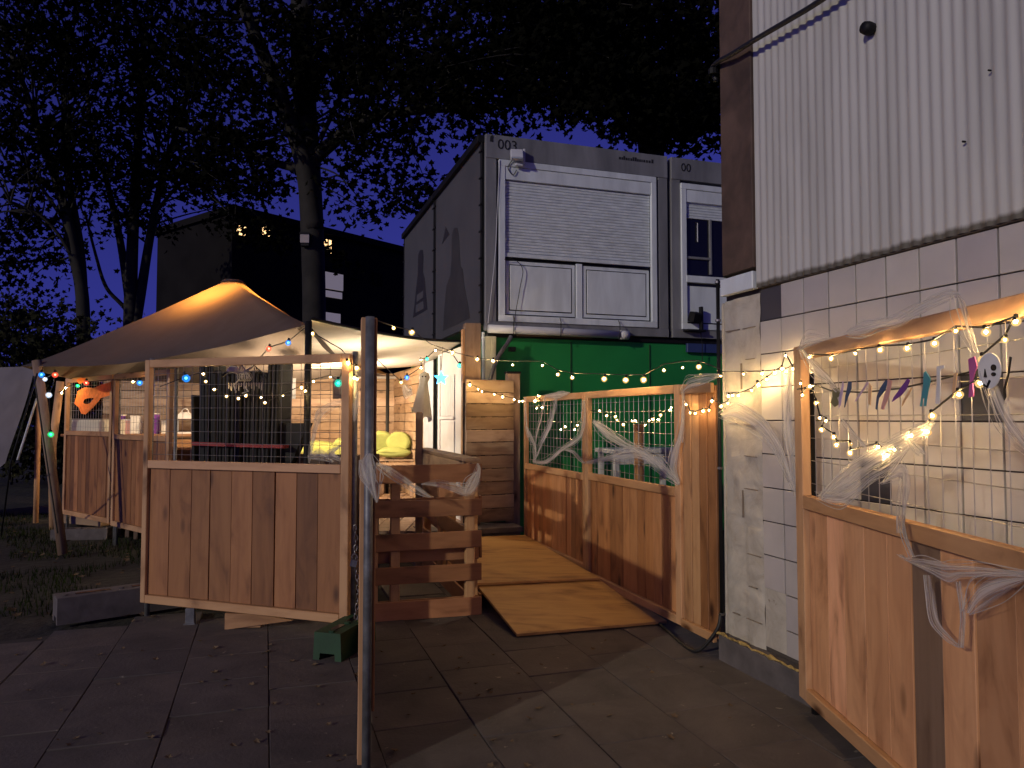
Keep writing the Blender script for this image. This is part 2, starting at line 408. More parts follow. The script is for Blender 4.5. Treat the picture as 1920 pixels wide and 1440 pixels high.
M['litter'] = leaf_mat('fallen_leaves', (0.11, 0.075, 0.045), (0.19, 0.14, 0.09))
M['grass'] = leaf_mat('short_grass', (0.014, 0.021, 0.007), (0.028, 0.040, 0.011))

# ================================================================== SETTING: ground and paving
W_ = Vector((-0.312, 0.95, 0)).normalized()          # along the tiled wall, away from the camera
U_ = Vector((W_.y, -W_.x, 0))                        # across it, to the right
WALL0 = Vector((1.46, 5.2, 0))                       # outer corner of the tiled building
def wallp(s, off=0.0, z=0.0):                        # s metres towards the camera from the corner, off metres out of the wall
    return WALL0 - W_ * s - U_ * off + Vector((0, 0, z))

mb = MB()
N = 40
for i in range(N + 1):
    for j in range(N + 1):
        x = -70 + 140 * i / N; y = -20 + 140 * j / N
        z = -0.03
        if x < -3.6 and y > 6.2: z += 0.05 * mnoise.noise(Vector((x * 0.3, y * 0.3, 0)))
        mb.v.append((x, y, z))
for i in range(N):
    for j in range(N):
        a = i * (N + 1) + j; mb.f.append((a, a + N + 1, a + N + 2, a + 1))
tag(mb.build('ground', M['soil']), kind='structure')

pav = empty('pavement'); tag(pav, kind='structure')
mb = MB()
def on_paving(c):
    if c.y < 1.6 or c.y > 9.4: return False
    if (c - WALL0).dot(U_) > 0.02: return False
    if c.x < -1.0: return c.y < min(5.62 + (c.x + 3.75) * 0.60, 6.6) and c.x > -6.5
    return True
J0 = GZ(505, 1440)
S = 0.525
base = []
rs = random.Random(3)
for a in range(-14, 12):
    for b in range(-6, 14):
        c = J0 + U_ * ((a + 0.5) * S + rs.uniform(-.002, .002)) + W_ * ((b + 0.5 + (0.5 if a % 2 else 0.0)) * S)
        if on_paving(c):
            o = bx('slab', (c.x, c.y, -0.022 + rs.uniform(-0.0045, 0.0045)), (S - 0.005, S - 0.005, 0.05), M['slab'], pav, (rs.uniform(-.004, .004), rs.uniform(-.004, .004), math.atan2(U_.y, U_.x)), 0.003)
            base.append(c)
mb = MB(); mb.add([(-6.6, 1.2, -0.012), (3.6, 1.2, -0.012), (3.6, 9.3, -0.012), (-1.0, 9.3, -0.012), (-1.1, 6.9, -0.012), (-3.4, 5.85, -0.012), (-6.6, 4.1, -0.012)], [(0, 1, 2, 3, 4, 5, 6)])
mb.build('joint_bed', M['joint'], pav)

# ================================================================== the tiled building on the right
WRZ = math.atan2(-W_.y, -W_.x)                       # local x runs towards the camera
bld = empty('tiled_building', WALL0 - U_ * 0.026 - W_ * 0.01, WRZ, 'building with white tiled wall under pale corrugated cladding', 'building')
# local frame: x = towards the camera along the wall, y = into the building (left normal), z up
T_W, T_H, S0, Z_TOP, Z_PL = 0.208, 0.213, 0.40, 2.484, 0.17
L_ = 7.0
mb = MB(); mb.box((L_ / 2, 2.05, 3.6), (L_, 3.96, 7.2)); mb.build('core_wall', M['grout'], bld)
bx('plinth', (L_ / 2, 0.03, 0.06), (L_, 0.12, 0.22), M['concrete'], bld)
rs = random.Random(11)
dark = {(0, 0), (3, 7), (5, 4)}
for c in range(17):
    for r in range(11):
        if (r, c) in {(9, 0), (10, 0)}: continue
        x0 = S0 + c * T_W; z1 = Z_TOP - r * T_H; z0 = max(z1 - T_H, Z_PL + 0.03)
        if z1 - z0 < 0.03: continue
        dk = (r, c) in dark
        bx('tile', (x0 + T_W / 2, (0.062 if dk else 0.052) + rs.uniform(-0.001, 0.001), (z0 + z1) / 2), (T_W - (0.001 if dk else 0.010), 0.014, z1 - z0 - 0.007), M['tile_dark' if dk else 'tile'], bld, None, 0.0015)
# bare strip of old tile bed beside the corner
mb = MB()
nx, nzz = 14, 70
for i in range(nx + 1):
    for k in range(nzz + 1):
        x = 0.0 + (S0 - 0.006) * i / nx; z = Z_PL + (2.46 - Z_PL) * k / nzz
        d = 0.012 * mnoise.noise(Vector((x * 9, z * 6, 1.0))) + 0.006 * mnoise.noise(Vector((x * 30, z * 30, 4.0)))
        gx = min(abs(x - 0.195), abs(x - 0.40)); gz = min(abs((2.46 - z) % T_H), abs(T_H - (2.46 - z) % T_H))
        if gx < 0.012 or gz < 0.014: d += 0.011 * (0.4 + abs(mnoise.noise(Vector((x * 5, z * 5, 9.0)))) * 1.6)
        mb.v.append((x, 0.050 + d, z))
for i in range(nx):
    for k in range(nzz):
        a = i * (nzz + 1) + k; mb.f.append((a, a + nzz + 1, a + nzz + 2, a + 1))
mb.build('bare_tile_bed', M['plaster'], bld, smooth=True)
mb = MB(); mb.box((S0 + 0.10, 0.062, 0.40), (0.20, 0.012, 0.40)); mb.build('broken_tile_patch', M['plaster'], bld)
rj = random.Random(4)
for k in range(11):
    z = 2.46 - (k + 0.5 * 0) * T_H
    for (xa, xb) in ((0.02, 0.185), (0.205, 0.385)):
        if rj.random() < 0.25 or z < 0.3: continue
        a = xa + rj.uniform(0, 0.05); b = xb - rj.uniform(0, 0.06)
        bx('old_joint', ((a + b) / 2, 0.0435, z + rj.uniform(-.004, .004)), (b - a, 0.012, rj.uniform(0.003, 0.006)), M['old_joint'], bld, (0, rj.uniform(-.02, .02), 0), 0.0)
    if k in (2, 6): bx('old_joint', (0.195 + rj.uniform(-.004, .004), 0.0435, z - T_H / 2), (rj.uniform(0.003, 0.006), 0.012, T_H * rj.uniform(0.3, 0.9)), M['old_joint'], bld, None, 0.0)
bx('corner_edge', (-0.012, 0.10, 1.3), (0.02, 0.12, 2.3), M['plaster'], bld)
# crumbling yellow foam along the plinth
mb = MB(); pts = []
for i in range(40):
    x = -0.05 + i * 0.03
    pts.append((x, -0.02 + 0.012 * mnoise.noise(Vector((x * 12, 0, 0))), 0.178 + 0.014 * mnoise.noise(Vector((x * 15, 3, 0)))))
mb.tube(pts, [0.004 + 0.026 * abs(mnoise.noise(Vector((p[0] * 17, 5, 0)))) for p in pts], 6); mb.build('foam_strip', M['yellow'], bld, smooth=True)
# corrugated cladding
mb = MB(); PIT = 0.065; nst = int((L_ - 0.41) / PIT * 8); zs = [2.49, 3.2, 4.5, 7.4]
for i in range(nst + 1):
    x = 0.41 + i * PIT / 8
    y = 0.022 - 0.0058 * math.cos(2 * math.pi * (x - 0.41) / PIT)
    for z in zs: mb.v.append((x, y, z - 2.49))
for i in range(nst):
    for k in range(3):
        a = i * 4 + k; mb.f.append((a, a + 4, a + 5, a + 1))
mb.build('cladding_sheet', M['clad'], bld, (0, 0, 2.49), smooth=True)
bx('drip_edge', (L_ / 2 + 0.2, 0.048, 2.488), (L_ - 0.41, 0.04, 0.008), M['grout'], bld)
bx('corner_column', (0.235, 0.045, 5.0), (0.345, 0.10, 4.75), M['col'], bld)
bx('corner_flange', (0.04, 0.06, 5.0), (0.05, 0.06, 4.75), M['black'], bld)
bx('column_base_plate', (0.215, 0.02, 2.545), (0.36, 0.05, 0.115), M['white'], bld)
mb = MB(); mb.lathe([(0.001, -0.03), (0.03, -0.03), (0.036, 0.0), (0.03, 0.03), (0.001, 0.03)], 10)
vp = PL(1635, 57, WALL0, -U_)
sx = -(vp - WALL0).dot(W_)
mb.build('vent_cap', M['black'], bld, (sx, -0.01, vp.z), (R(90), 0, 0), True)
for (px, py, rr) in ((1810, 268, 0.005), (1858, 135, 0.004)):
    q = PL(px, py, WALL0, -U_); m2 = MB(); m2.lathe([(0.001, -0.01), (rr, -0.008), (rr, 0.008), (0.001, 0.01)], 8)
    m2.build('screw_head', M['black'], bld, (-(q - WALL0).dot(W_), 0.006, q.z), (R(90), 0, 0))
# black conduit at the corner and the cable it brings down
dp = empty('corner_conduit', wallp(-0.012, 0.012), 0, 'black conduit running down the corner of the tiled building', 'conduit')
mb = MB(); mb.tube([(0, 0, 0.28), (0, 0, 1.4), (0.0, 0.0, 2.62)], 0.013, 8); mb.build('pipe', M['black'], dp, smooth=True)
for z in (0.30, 1.3, 2.33, 2.6):
    m2 = MB(); m2.lathe([(0.014, -0.008), (0.020, -0.008), (0.020, 0.008), (0.014, 0.008)], 10); m2.build('clamp', M['steel'], dp, (0, 0, z))
pcv = [wallp(-0.01, 0.022, 0.30), wallp(-0.01, 0.05, 0.2), GZ(1318, 1214, 0.06), GZ(1300, 1220, 0.02), GZ(1280, 1208, 0.015), GZ(1262, 1192, 0.015), GZ(1235, 1168, 0.015)]
def smoothpts(p, n=6):
    out = []
    p = [Vector(x) for x in p]
    for i in range(len(p) - 1):
        a = p[max(i - 1, 0)]; b = p[i]; c = p[i + 1]; d = p[min(i + 2, len(p) - 1)]
        for k in range(n):
            t = k / n
            out.append(0.5 * ((2 * b) + (c - a) * t + (2 * a - 5 * b + 4 * c - d) * t * t + (3 * b - a - 3 * c + d) * t ** 3))
    out.append(p[-1]); return out
mb = MB(); mb.tube(smoothpts(pcv), 0.013, 7)
tag(mb.build('ground_cable', M['cable'], smooth=True), 'black cable looping from the corner conduit onto the paving', 'cable')
c0 = [wallp(0.03, 0.03, 4.02), wallp(0.035, 0.06, 4.12)] + [PL(px, py, wallp(0, 0.09), -U_) for px, py in ((1375, 100), (1420, 72), (1480, 37), (1540, 0), (1700, -110))]
cb = empty('wall_cable', c0[1], 0, 'thick black cable rising across the corrugated cladding', 'cable')
mb = MB(); mb.tube([p - c0[1] for p in smoothpts(c0)], 0.017, 7); mb.build('cable_run', M['cable'], cb, smooth=True)
m2 = MB(); m2.lathe([(0.02, -0.02), (0.034, -0.02), (0.034, 0.02), (0.02, 0.02)], 10); m2.build('clamp', M['black'], cb, (0.0, 0, -0.04))

# ================================================================== container block
A_ = Vector((0.948, 0.318, 0)).normalized()           # along the container front
B_ = Vector((-A_.y, A_.x, 0))                         # away along its side
CC = Vector((-0.366, 9.84, 0))
CRZ = math.atan2(A_.y, A_.x)
def module(u0, u1, label, first):
    e = empty('site_container', CC + A_ * u0, CRZ, label, 'container', 'stacked white and grey site containers')
    w = u1 - u0
    mb = MB(); mb.box((w / 2, 2.95, 4.16), (w - 0.02, 5.84, 2.5)); mb.build('body', M['cgrey'], e)
    bx('top_beam', (w / 2, -0.01, 5.27), (w, 0.10, 0.32), M['cgrey'], e)
    bx('bottom_beam', (w / 2, -0.01, 2.86), (w, 0.10, 0.12), M['cgrey'], e)
    bx('corner_post', (0.075, -0.005, 4.02), (0.15, 0.09, 2.2), M['cgrey'], e)
    bx('corner_post', (w - 0.075, -0.005, 4.02), (0.15, 0.09, 2.2), M['cgrey'], e)
    return e, w
cA, wA = module(0.0, 2.74, 'upper grey container with a closed white roller shutter and two white panels below', True)
def fr(e, x0, x1, z0, z1, t=0.075, y=-0.055, d=0.05):
    for nme, c, s in (('frame_rail', ((x0 + x1) / 2, y, z1 - t / 2), (x1 - x0, d, t)), ('frame_rail', ((x0 + x1) / 2, y, z0 + t / 2), (x1 - x0, d, t)),
                      ('frame_stile', (x0 + t / 2, y, (z0 + z1) / 2), (t, d, z1 - z0 - 2 * t)), ('frame_stile', (x1 - t / 2, y, (z0 + z1) / 2), (t, d, z1 - z0 - 2 * t))):
        bx(nme, c, s, M['white'], e, None, 0.004)
# module one: white surround, shutter, two panels
fr(cA, 0.18, 2.545, 2.925, 5.10, 0.085)
bx('shutter_box', (1.3625, -0.045, 4.925), (2.19, 0.05, 0.17), M['white'], cA)
n = 24; zt, zb = 4.835, 3.86
for i in range(n):
    h = (zt - zb) / n
    bx('shutter_slat', (1.3625, -0.022 - 0.0, zb + h * (i + 0.5)), (2.19, 0.024, h - 0.004), M['white'], cA, (R(7), 0, 0), 0.006)
bx('shutter_foot', (1.3625, -0.030, 3.825), (2.19, 0.045, 0.055), M['white'], cA)
bx('sill_line', (1.3625, -0.03, 3.782), (2.19, 0.03, 0.018), M['void'], cA)
for (a, b) in ((0.275, 1.30), (1.40, 2.45)):
    bx('panel_back', ((a + b) / 2, -0.012, 3.39), (b - a, 0.02, 0.74), M['void'], cA)
    bx('panel_frame', ((a + b) / 2, -0.020, 3.39), (b - a - 0.02, 0.022, 0.72), M['white'], cA)
    bx('panel_gasket', ((a + b) / 2, -0.0315, 3.39), (b - a - 0.115, 0.004, 0.625), M['void'], cA)
    bx('panel', ((a + b) / 2, -0.036, 3.39), (b - a - 0.14, 0.012, 0.60), M['white'], cA)
bx('mullion', (1.35, -0.03, 3.39), (0.09, 0.04, 0.76), M['white'], cA)
bx('side_void', (0.165, -0.02, 4.0), (0.022, 0.06, 2.14), M['void'], cA)
def text(body, size, loc, parent, name, m=None, ext=0.002):
    cu = bpy.data.curves.new(name, 'FONT'); cu.body = body; cu.size = size; cu.extrude = ext; cu.align_x = 'LEFT'
    o = bpy.data.objects.new(name, cu); COL.objects.link(o)
    dg = bpy.context.evaluated_depsgraph_get(); dg.update()
    me = bpy.data.meshes.new_from_object(o.evaluated_get(dg)); bpy.data.objects.remove(o)
    me.materials.clear(); me.materials.append(m or M['ink'])
    return link(name, me, m or M['ink'], parent, loc, (R(90), 0, 0))
text('003', 0.19, (0.16, -0.063, 5.245), cA, 'stencil_number')
mb = MB(); mb.prism([(0.055, 5.33), (0.10, 5.325), (0.105, 5.41), (0.085, 5.42), (0.06, 5.395)], -0.064, -0.061); mb.build('stencil_mark', M['ink'], cA)
# faded lettering, too small to read
mb = MB(); rt = random.Random(6); x = 1.96
for i in range(15):
    w = rt.uniform(0.018, 0.034); h = rt.choice((0.035, 0.035, 0.055)); mb.box((x + w / 2, -0.062, 5.30 + h / 2), (w, 0.002, h)); x += w + rt.uniform(0.006, 0.014)
mb.build('faded_lettering', M['ink'], cA)
cB, wB = module(2.80, 5.5, 'upper grey container with a half raised shutter over a dark window', False)
text('00', 0.17, (0.16, -0.063, 5.24), cB, 'stencil_number')
fr(cB, 0.15, 2.5, 2.925, 5.06, 0.085)
bx('shutter_box', (1.325, -0.045, 4.88), (2.18, 0.05, 0.18), M['white'], cB)
for i in range(7):
    bx('shutter_slat', (1.325, -0.022, 4.56 + 0.04 * (i + 0.5)), (2.18, 0.024, 0.036), M['white'], cB, (R(7), 0, 0), 0.006)
bx('window_pane', (1.325, -0.006, 4.13), (2.18, 0.02, 0.86), M['void'], cB)
bx('window_bar', (0.66, -0.03, 4.16), (0.035, 0.04, 0.82), M['cgrey'], cB)
bx('window_bar', (0.45, -0.03, 3.98), (0.40, 0.04, 0.035), M['cgrey'], cB)
mb = MB(); mb.tube([(0.44, -0.04, 4.5), (0.44, -0.04, 4.22)], 0.008, 6); mb.build('blind_cord', M['pvc'], cB)
bx('sill', (1.325, -0.05, 3.66), (2.2, 0.07, 0.10), M['white'], cB)
bx('panel_gasket', (1.325, -0.014, 3.30), (2.15, 0.02, 0.56), M['void'], cB)
bx('panel', (1.325, -0.022, 3.30), (2.12, 0.025, 0.53), M['white'], cB)
# lower green container
lo = empty('green_container', CC, CRZ, 'lower container with its front painted dark green', 'container', 'stacked white and grey site containers')
mb = MB(); mb.box((2.78, 2.95, 1.36), (5.26, 5.84, 2.72)); mb.build('green_wall', M['green'], lo)
for i in range(4): bx('panel_seam', (1.25 + i * 1.22, 0.024, 1.36), (0.012, 0.014, 2.66), M['greenblock'], lo, None, 0.0)
bx('gap_shadow_strip', (2.75, 0.05, 2.755), (5.4, 0.1, 0.065), M['black'], lo)  # black strip stands for the shadowed gap below the upper containers
bx('brown_beam', (1.0, 0.01, 2.765), (1.1, 0.08, 0.045), M['col'], lo)
bx('blue_board', (4.2, -0.02, 2.66), (2.3, 0.05, 0.13), M['blue'], lo)
for i in range(2):
    bx('cream_board', (0.045 + i * 0.075, 0.0, 2.2), (0.072, 0.06, 1.05), M['cream'], lo)
bx('pale_post', (-0.02, -0.01, 2.2), (0.03, 0.04, 1.16), M['white'], lo)
# side wall of the upper container: two banners laced at their edges
sd = empty('banner', CC - A_ * 0.02 , CRZ + R(90), 'dark grey banner with printed bottle laced to the near half of the container side', 'banner', 'banners on the container side')
sd2 = empty('banner', CC - A_ * 0.02 + B_ * 2.88, CRZ + R(90), 'dark grey banner with printed bottle laced to the far half of the container side', 'banner', 'banners on the container side')
# local: x = back along the side, y = out of the wall to the left, z up
SIDE_N = -A_
def sidepoly(pts, t0):
    out = []
    for px, py in pts:
        q = PL(px, py, CC - A_ * 0.03, SIDE_N); out.append(((q - CC).dot(B_) - t0, q.z))
    return out
for e, t0, ln in ((sd, 0.0, 2.82), (sd2, 2.88, 2.86)):
    bx('sheet', (ln / 2, 0.01, 4.13), (ln - 0.10, 0.012, 2.42), M['banner'], e)
    for tx in (0.03, ln - 0.03):
        bx('edge_batten', (tx, 0.012, 4.13), (0.05, 0.03, 2.5), M['black'], e)
        for k in range(7):
            bx('tie', (tx, 0.035, 3.05 + k * 0.36), (0.09, 0.016, 0.025), M['black'], e)
    bx('top_flashing', (ln / 2, 0.03, 5.38), (ln, 0.09, 0.10), M['black'], e)
def decal(e, pts, t0, m, y=0.018):
    mb = MB(); mb.prism(sidepoly(pts, t0), y, y + 0.003); mb.build('printed_bottle', m, e)
z5 = lambda pts: [(740 + x / 5.54, 380 + y / 5.54) for x, y in pts]
decal(sd2, z5([(250, 540), (270, 492), (298, 492), (304, 560), (298, 720), (318, 790), (326, 900), (345, 1110), (195, 1195), (212, 1050), (235, 830), (245, 740)]), 2.88, M['bottle'])
decal(sd2, z5([(238, 960), (302, 915), (302, 985), (236, 1035)]), 2.88, M['banner'], 0.022)
decal(sd2, z5([(228, 1065), (305, 1020), (310, 1100), (225, 1145)]), 2.88, M['banner'], 0.022)
decal(sd, z5([(600, 330), (625, 262), (655, 262), (672, 330), (690, 660), (712, 690), (730, 860), (775, 1100), (790, 1200), (510, 1330), (520, 1120), (545, 860), (585, 760), (598, 600)]), 0.0, M['bottle2'])
decal(sd, z5([(535, 250), (575, 330), (520, 400), (500, 430), (520, 330)]), 0.0, M['bottle'])
# flood light
fl = empty('flood_light', CC + A_ * 0.42 + Vector((0, 0, 5.15)), CRZ, 'small white flood light fixed at the container corner, unlit', 'lamp')
bx('housing', (-0.02, -0.16, 0.0), (0.17, 0.08, 0.15), M['pvc'], fl, (R(-25), 0, R(-12)), 0.01)
bx('lens', (-0.028, -0.205, -0.02), (0.14, 0.006, 0.115), M['bluegrey'], fl, (R(-25), 0, R(-12)), 0.004)
bx('bracket', (0.09, -0.11, 0.0), (0.025, 0.10, 0.20), M['pvc'], fl)
bx('sensor', (0.02, -0.13, -0.12), (0.10, 0.05, 0.035), M['pvc'], fl)
mb = MB(); mb.tube(smoothpts([(-0.06, -0.10, -0.05), (-0.12, -0.09, -0.16), (-0.05, -0.09, -0.25), (0.0, -0.09, -0.18)]), 0.006, 5); mb.build('lead', M['cable'], fl)
# drain pipe under the shutter and loose wires on the front
dr = empty('drain_pipe', CC + A_ * 0.0, CRZ, 'white plastic drain pipe lying along the container foot', 'pipe')
mb = MB(); mb.tube([(0.02, -0.11, 2.815), (2.02, -0.11, 2.80)], 0.055, 14); mb.build('pipe', M['pvc'], dr, smooth=True)
mb = MB(); mb.tube([(1.93, -0.11, 2.80), (2.06, -0.11, 2.80)], 0.064, 14); mb.build('socket', M['pvc'], dr, smooth=True)
for ux in (0.35, 1.02, 1.9):
    mb = MB(); mb.tube([(ux, -0.175, 2.73), (ux, -0.18, 2.83), (ux + 0.01, -0.16, 2.94), (ux + 0.02, -0.10, 3.0)], 0.006, 5); mb.build('tie_wire', M['black'], dr)
def front_wire(pxs, label, m, r=0.006, off=0.09):
    pts = [PL(px, py, CC - B_ * off, -B_) for px, py in pxs]
    mb = MB(); mb.tube(smoothpts(pts), r, 5); tag(mb.build('loose_wire', m, smooth=True), label, 'wire')
front_wire([(946, 486), (965, 487), (980, 505), (975, 540), (966, 590), (960, 622)], 'dark wire looping down over the white panel of the container', M['cable'], 0.005)
front_wire([(937, 300), (932, 400), (929, 470), (920, 560), (915, 606)], 'pale wire hanging down beside the white shutter frame', M['pvc'], 0.006)
fc = empty('spotlight', CC + A_ * 3.12 + Vector((0, 0, 2.90)), CRZ, 'black spotlight on a bracket below the dark window', 'lamp')
bx('head', (-0.02, -0.16, 0.19), (0.16, 0.12, 0.15), M['black'], fc, (R(20), 0, R(10)), 0.02)
bx('yoke', (0.10, -0.14, 0.17), (0.04, 0.06, 0.36), M['black'], fc)
bx('foot', (0.0, -0.12, 0.0), (0.30, 0.14, 0.03), M['black'], fc)
mb = MB(); mb.tube([(0.10, -0.12, 0.0), (0.14, -0.10, -0.2), (0.15, -0.08, -0.45)], 0.006, 5); mb.build('lead', M['cable'], fc)

# ================================================================== fence panels (boards below, welded wire above)
def wire_mesh(x0, x1, z0, z1, dx, dz, y, r=0.0022, seed=0):
    mb = MB(); rr = random.Random(seed)
    nx = int((x1 - x0) / dx); nzv = int((z1 - z0) / dz)
    for i in range(nx + 1):
        x = x0 + (x1 - x0) * (i + 0.5) / (nx + 1)
        mb.tube([(x + rr.uniform(-.002, .002), y, z0 - 0.02), (x + rr.uniform(-.003, .003), y, (z0 + z1) / 2), (x, y, z1 + 0.02)], r, 4, False)
    for i in range(nzv + 1):
        z = z0 + (z1 - z0) * (i + 0.5) / (nzv + 1)
        mb.tube([(x0 - 0.02, y + 0.005, z), ((x0 + x1) / 2, y + 0.005, z + rr.uniform(-.004, .004)), (x1 + 0.02, y + 0.005, z)], r, 4, False)
    return mb
def panel(p0, p1, z0, z1, zm, bw, label, group=None, mesh=(0.09, 0.10), posts=(0.06, 0.06), fm=('frame_v', 'frame_h'), boards='pine_v', grey=(), seed=1, tube=True, rail=0.065, name='board_fence', z0b=None):
    p0 = Vector((p0[0], p0[1], 0)); p1 = Vector((p1[0], p1[1], 0)); d = p1 - p0; L = d.length
    e = empty(name, p0, math.atan2(d.y, d.x), label, 'fence', group)
    T = 0.05; rr = random.Random(seed)
    H = z1 - z0
    bx('post', (posts[0] / 2, -0.01, (z0 + z1) / 2), (posts[0], T, H), M[fm[0]], e)
    bx('post', (L - posts[1] / 2, -0.01, (z0 + z1) / 2), (posts[1], T, H), M[fm[0]], e)
    xa, xb = posts[0], L - posts[1]
    for nm, z, h in (('top_rail', z1 - rail / 2, rail), ('middle_rail', zm, rail), ('bottom_rail', z0 + rail / 2, rail)):
        bx(nm, ((xa + xb) / 2, -0.012, z), (xb - xa - 0.002, T, h), M[fm[1]], e)
    zb0, zb1 = z0 + rail + 0.002, zm - rail / 2 - 0.002
    x = xa; i = 0
    while x < xb - 0.02:
        w = bw * rr.uniform(0.9, 1.1)
        if xb - x - w < bw * 0.4: w = xb - x
        m = M['pine_grey'] if i in grey else M[boards]
        bx('board', (x + w / 2, 0.004 + rr.uniform(-0.004, 0.004), (zb0 + zb1) / 2), (w - 0.006, 0.02, zb1 - zb0), m, e, (0, rr.uniform(-.002, .002), 0), 0.002)
        x += w; i += 1
    bx('backing', ((xa + xb) / 2, 0.0225, (zb0 + zb1) / 2), (xb - xa, 0.006, zb1 - zb0), M['black'], e)
    o = wire_mesh(xa, xb, zm + rail / 2, z1 - rail, mesh[0], mesh[1], 0.02, seed=seed).build('wire_mesh', M['wire'], e, fix=False)
    tag(o, kind='stuff')
    if tube:
        for tx in (0.0, L):
            mb = MB(); mb.tube([(tx, 0.045, 0.0 if z0b is None else z0b), (tx, 0.045, z1 + 0.02)], 0.021, 10); mb.build('steel_tube', M['galv'], e, smooth=True)
    return e, L
# front panel facing the camera
FP0 = PX(273, 900, 6.25); FP1 = PX(658, 900, 5.6)
fpE, fpL = panel(FP0, FP1, 0.13, 2.13, 1.265, 0.205, 'low boarded fence panel with wire above, in front of the black bundle', 'fence panels round the terrace', posts=(0.05, 0.07), seed=5, grey=())
# panel on the right, beside the tiled wall
RP0 = Vector((1.64, 4.25, 0)); RP1 = Vector((1.675, 2.2, 0))
rpE, rpL = panel(RP0, RP1, 0.096, 2.05, 1.185, 0.21, 'boarded fence panel with cobwebs and paper garland beside the tiled wall', 'fence panels round the terrace', mesh=(0.10, 0.15), posts=(0.10, 0.10), seed=23, grey=(5,), rail=0.075, tube=False, boards='pine_r')
mb = MB(); mb.tube([(0.02, 0.05, -0.01), (0.02, 0.05, 1.9)], 0.024, 10); mb.build('leg_tube', M['black'], rpE, smooth=True)
# fence continuing the line of the wall beside the ramp
def fe(t, off=0.02): return WALL0 + W_ * t - U_ * off
f2E, f2L = panel(fe(4.06), fe(2.25), 0.16, 1.90, 1.07, 0.135, 'farther boarded fence panel beside the plywood ramp', 'fence panels round the terrace', mesh=(0.095, 0.095), posts=(0.05, 0.05), seed=31, tube=False, boards='pine_f')
f3E, f3L = panel(fe(2.245), fe(0.47), 0.10, 1.90, 1.085, 0.135, 'nearer boarded fence panel beside the plywood ramp, ending at the tiled corner', 'fence panels round the terrace', mesh=(0.095, 0.095), posts=(0.08, 0.08), seed=37, tube=False, boards='pine_f')
# full height boards closing it at the corner
d = fe(0.03) - fe(0.47); f4 = empty('board_fence', fe(0.465), math.atan2(d.y, d.x), 'narrow full height board panel between the ramp fence and the tiled corner', 'fence', 'fence panels round the terrace')
for i in range(4):
    bx('board', (0.053 + i * 0.107, 0.0 + (i % 2) * 0.006, 1.0), (0.103, 0.022, 1.76), M['frame_v' if i < 2 else 'pine_v'], f4)
bx('top_rail', (0.215, -0.03, 1.86), (0.43, 0.03, 0.07), M['frame_h'], f4)
bx('bottom_rail', (0.215, -0.03, 0.13), (0.43, 0.03, 0.06), M['frame_h'], f4)
# two panels at the far left side of the terrace
LP0 = PX(125, 800, 10.9); LP1 = PX(213, 800, 9.9); LP2 = PX(322, 800, 8.75)
l1E, l1L = panel(LP0, LP1, 0.26, 2.22, 1.43, 0.13, 'boarded fence panel with orange gauze on its wire, by the tent legs', 'fence panels round the terrace', mesh=(0.09, 0.12), seed=41, z0b=-0.03)
l2E, l2L = panel(LP1 + (LP1 - LP0).normalized() * 0.05, LP2, 0.24, 2.22, 1.40, 0.13, 'boarded fence panel beside the orange decorated one', 'fence panels round the terrace', mesh=(0.09, 0.12), seed=43, z0b=-0.03)
# the opened gate leaf, seen almost edge on
GA = Vector((-1.055, 5.40, 0)); GB = Vector((-0.6866, 3.56, 0))
gE, gL = panel(GA, GB, 0.03, 2.13, 1.265, 0.2, 'opened boarded gate leaf standing edge on with cobweb tied round it', None, name='gate_leaf', seed=47, tube=False)
gE['category'] = 'gate'
for tx, zz in ((-0.022, 0.02), (gL + 0.022, -0.012)):
    mb = MB(); mb.tube([(tx, 0.006, zz), (tx, 0.006, 2.13)], 0.021, 12); mb.build('steel_tube', M['galv'], gE, smooth=True)
bx('end_board', (gL - 0.03, 0.0345, 1.2), (0.05, 0.014, 1.86), M['pine_v'], gE)

# ================================================================== plywood ramp
RN0 = GZ(968, 1185, 0.03); RN1 = fe(0.72, 0.05); RN1.z = 0.03
q = GZ(1255, 1165, 0.03)
NL, NR = Vector((0.035, 5.66, 0)), Vector((q.x - 0.02, q.y, 0))
ML, MR = Vector((-0.315, 6.76, 0)), fe(1.92, 0.06)
FL, FR = Vector((-0.95, 8.75, 0)), fe(4.0, 0.06)
def sheet(name, a, b, c, d_, za, zc, label):
    mb = MB(); t = 0.02
    vs = [(a.x, a.y, za), (b.x, b.y, za), (c.x, c.y, zc), (d_.x, d_.y, zc)]
    mb.add(vs + [(v[0], v[1], v[2] - t) for v in vs], [(0, 1, 2, 3), (7, 6, 5, 4), (0, 4, 5, 1), (1, 5, 6, 2), (2, 6, 7, 3), (3, 7, 4, 0)])
    return tag(mb.build(name, M['ply']), label, 'ramp', 'plywood ramp sheets')
sheet('ramp_sheet', NL, NR, MR, ML, 0.035, 0.155, 'lower plywood ramp sheet meeting the paving')
sheet('ramp_sheet', ML + Vector((-.02, -.06, 0)), MR + Vector((0, -.06, 0)), FR, FL, 0.18, 0.25, 'upper plywood ramp sheet leading up between fence and pallets')
rb = empty('ramp_support', (0, 0, 0), 0, 'dark timber bearers under the plywood ramp', 'bearer')
for (a, b, h) in ((ML + Vector((0.04, 0.05, 0)), MR + Vector((-0.05, 0.05, 0)), 0.12), (FL + Vector((0.1, -0.1, 0)), FR + Vector((-0.05, -0.1, 0)), 0.21)):
    m_ = (a + b) / 2; dd = b - a
    bx('bearer', (m_.x, m_.y, h / 2), (dd.length, 0.06, h), M['col'], rb, (0, 0, math.atan2(dd.y, dd.x)))
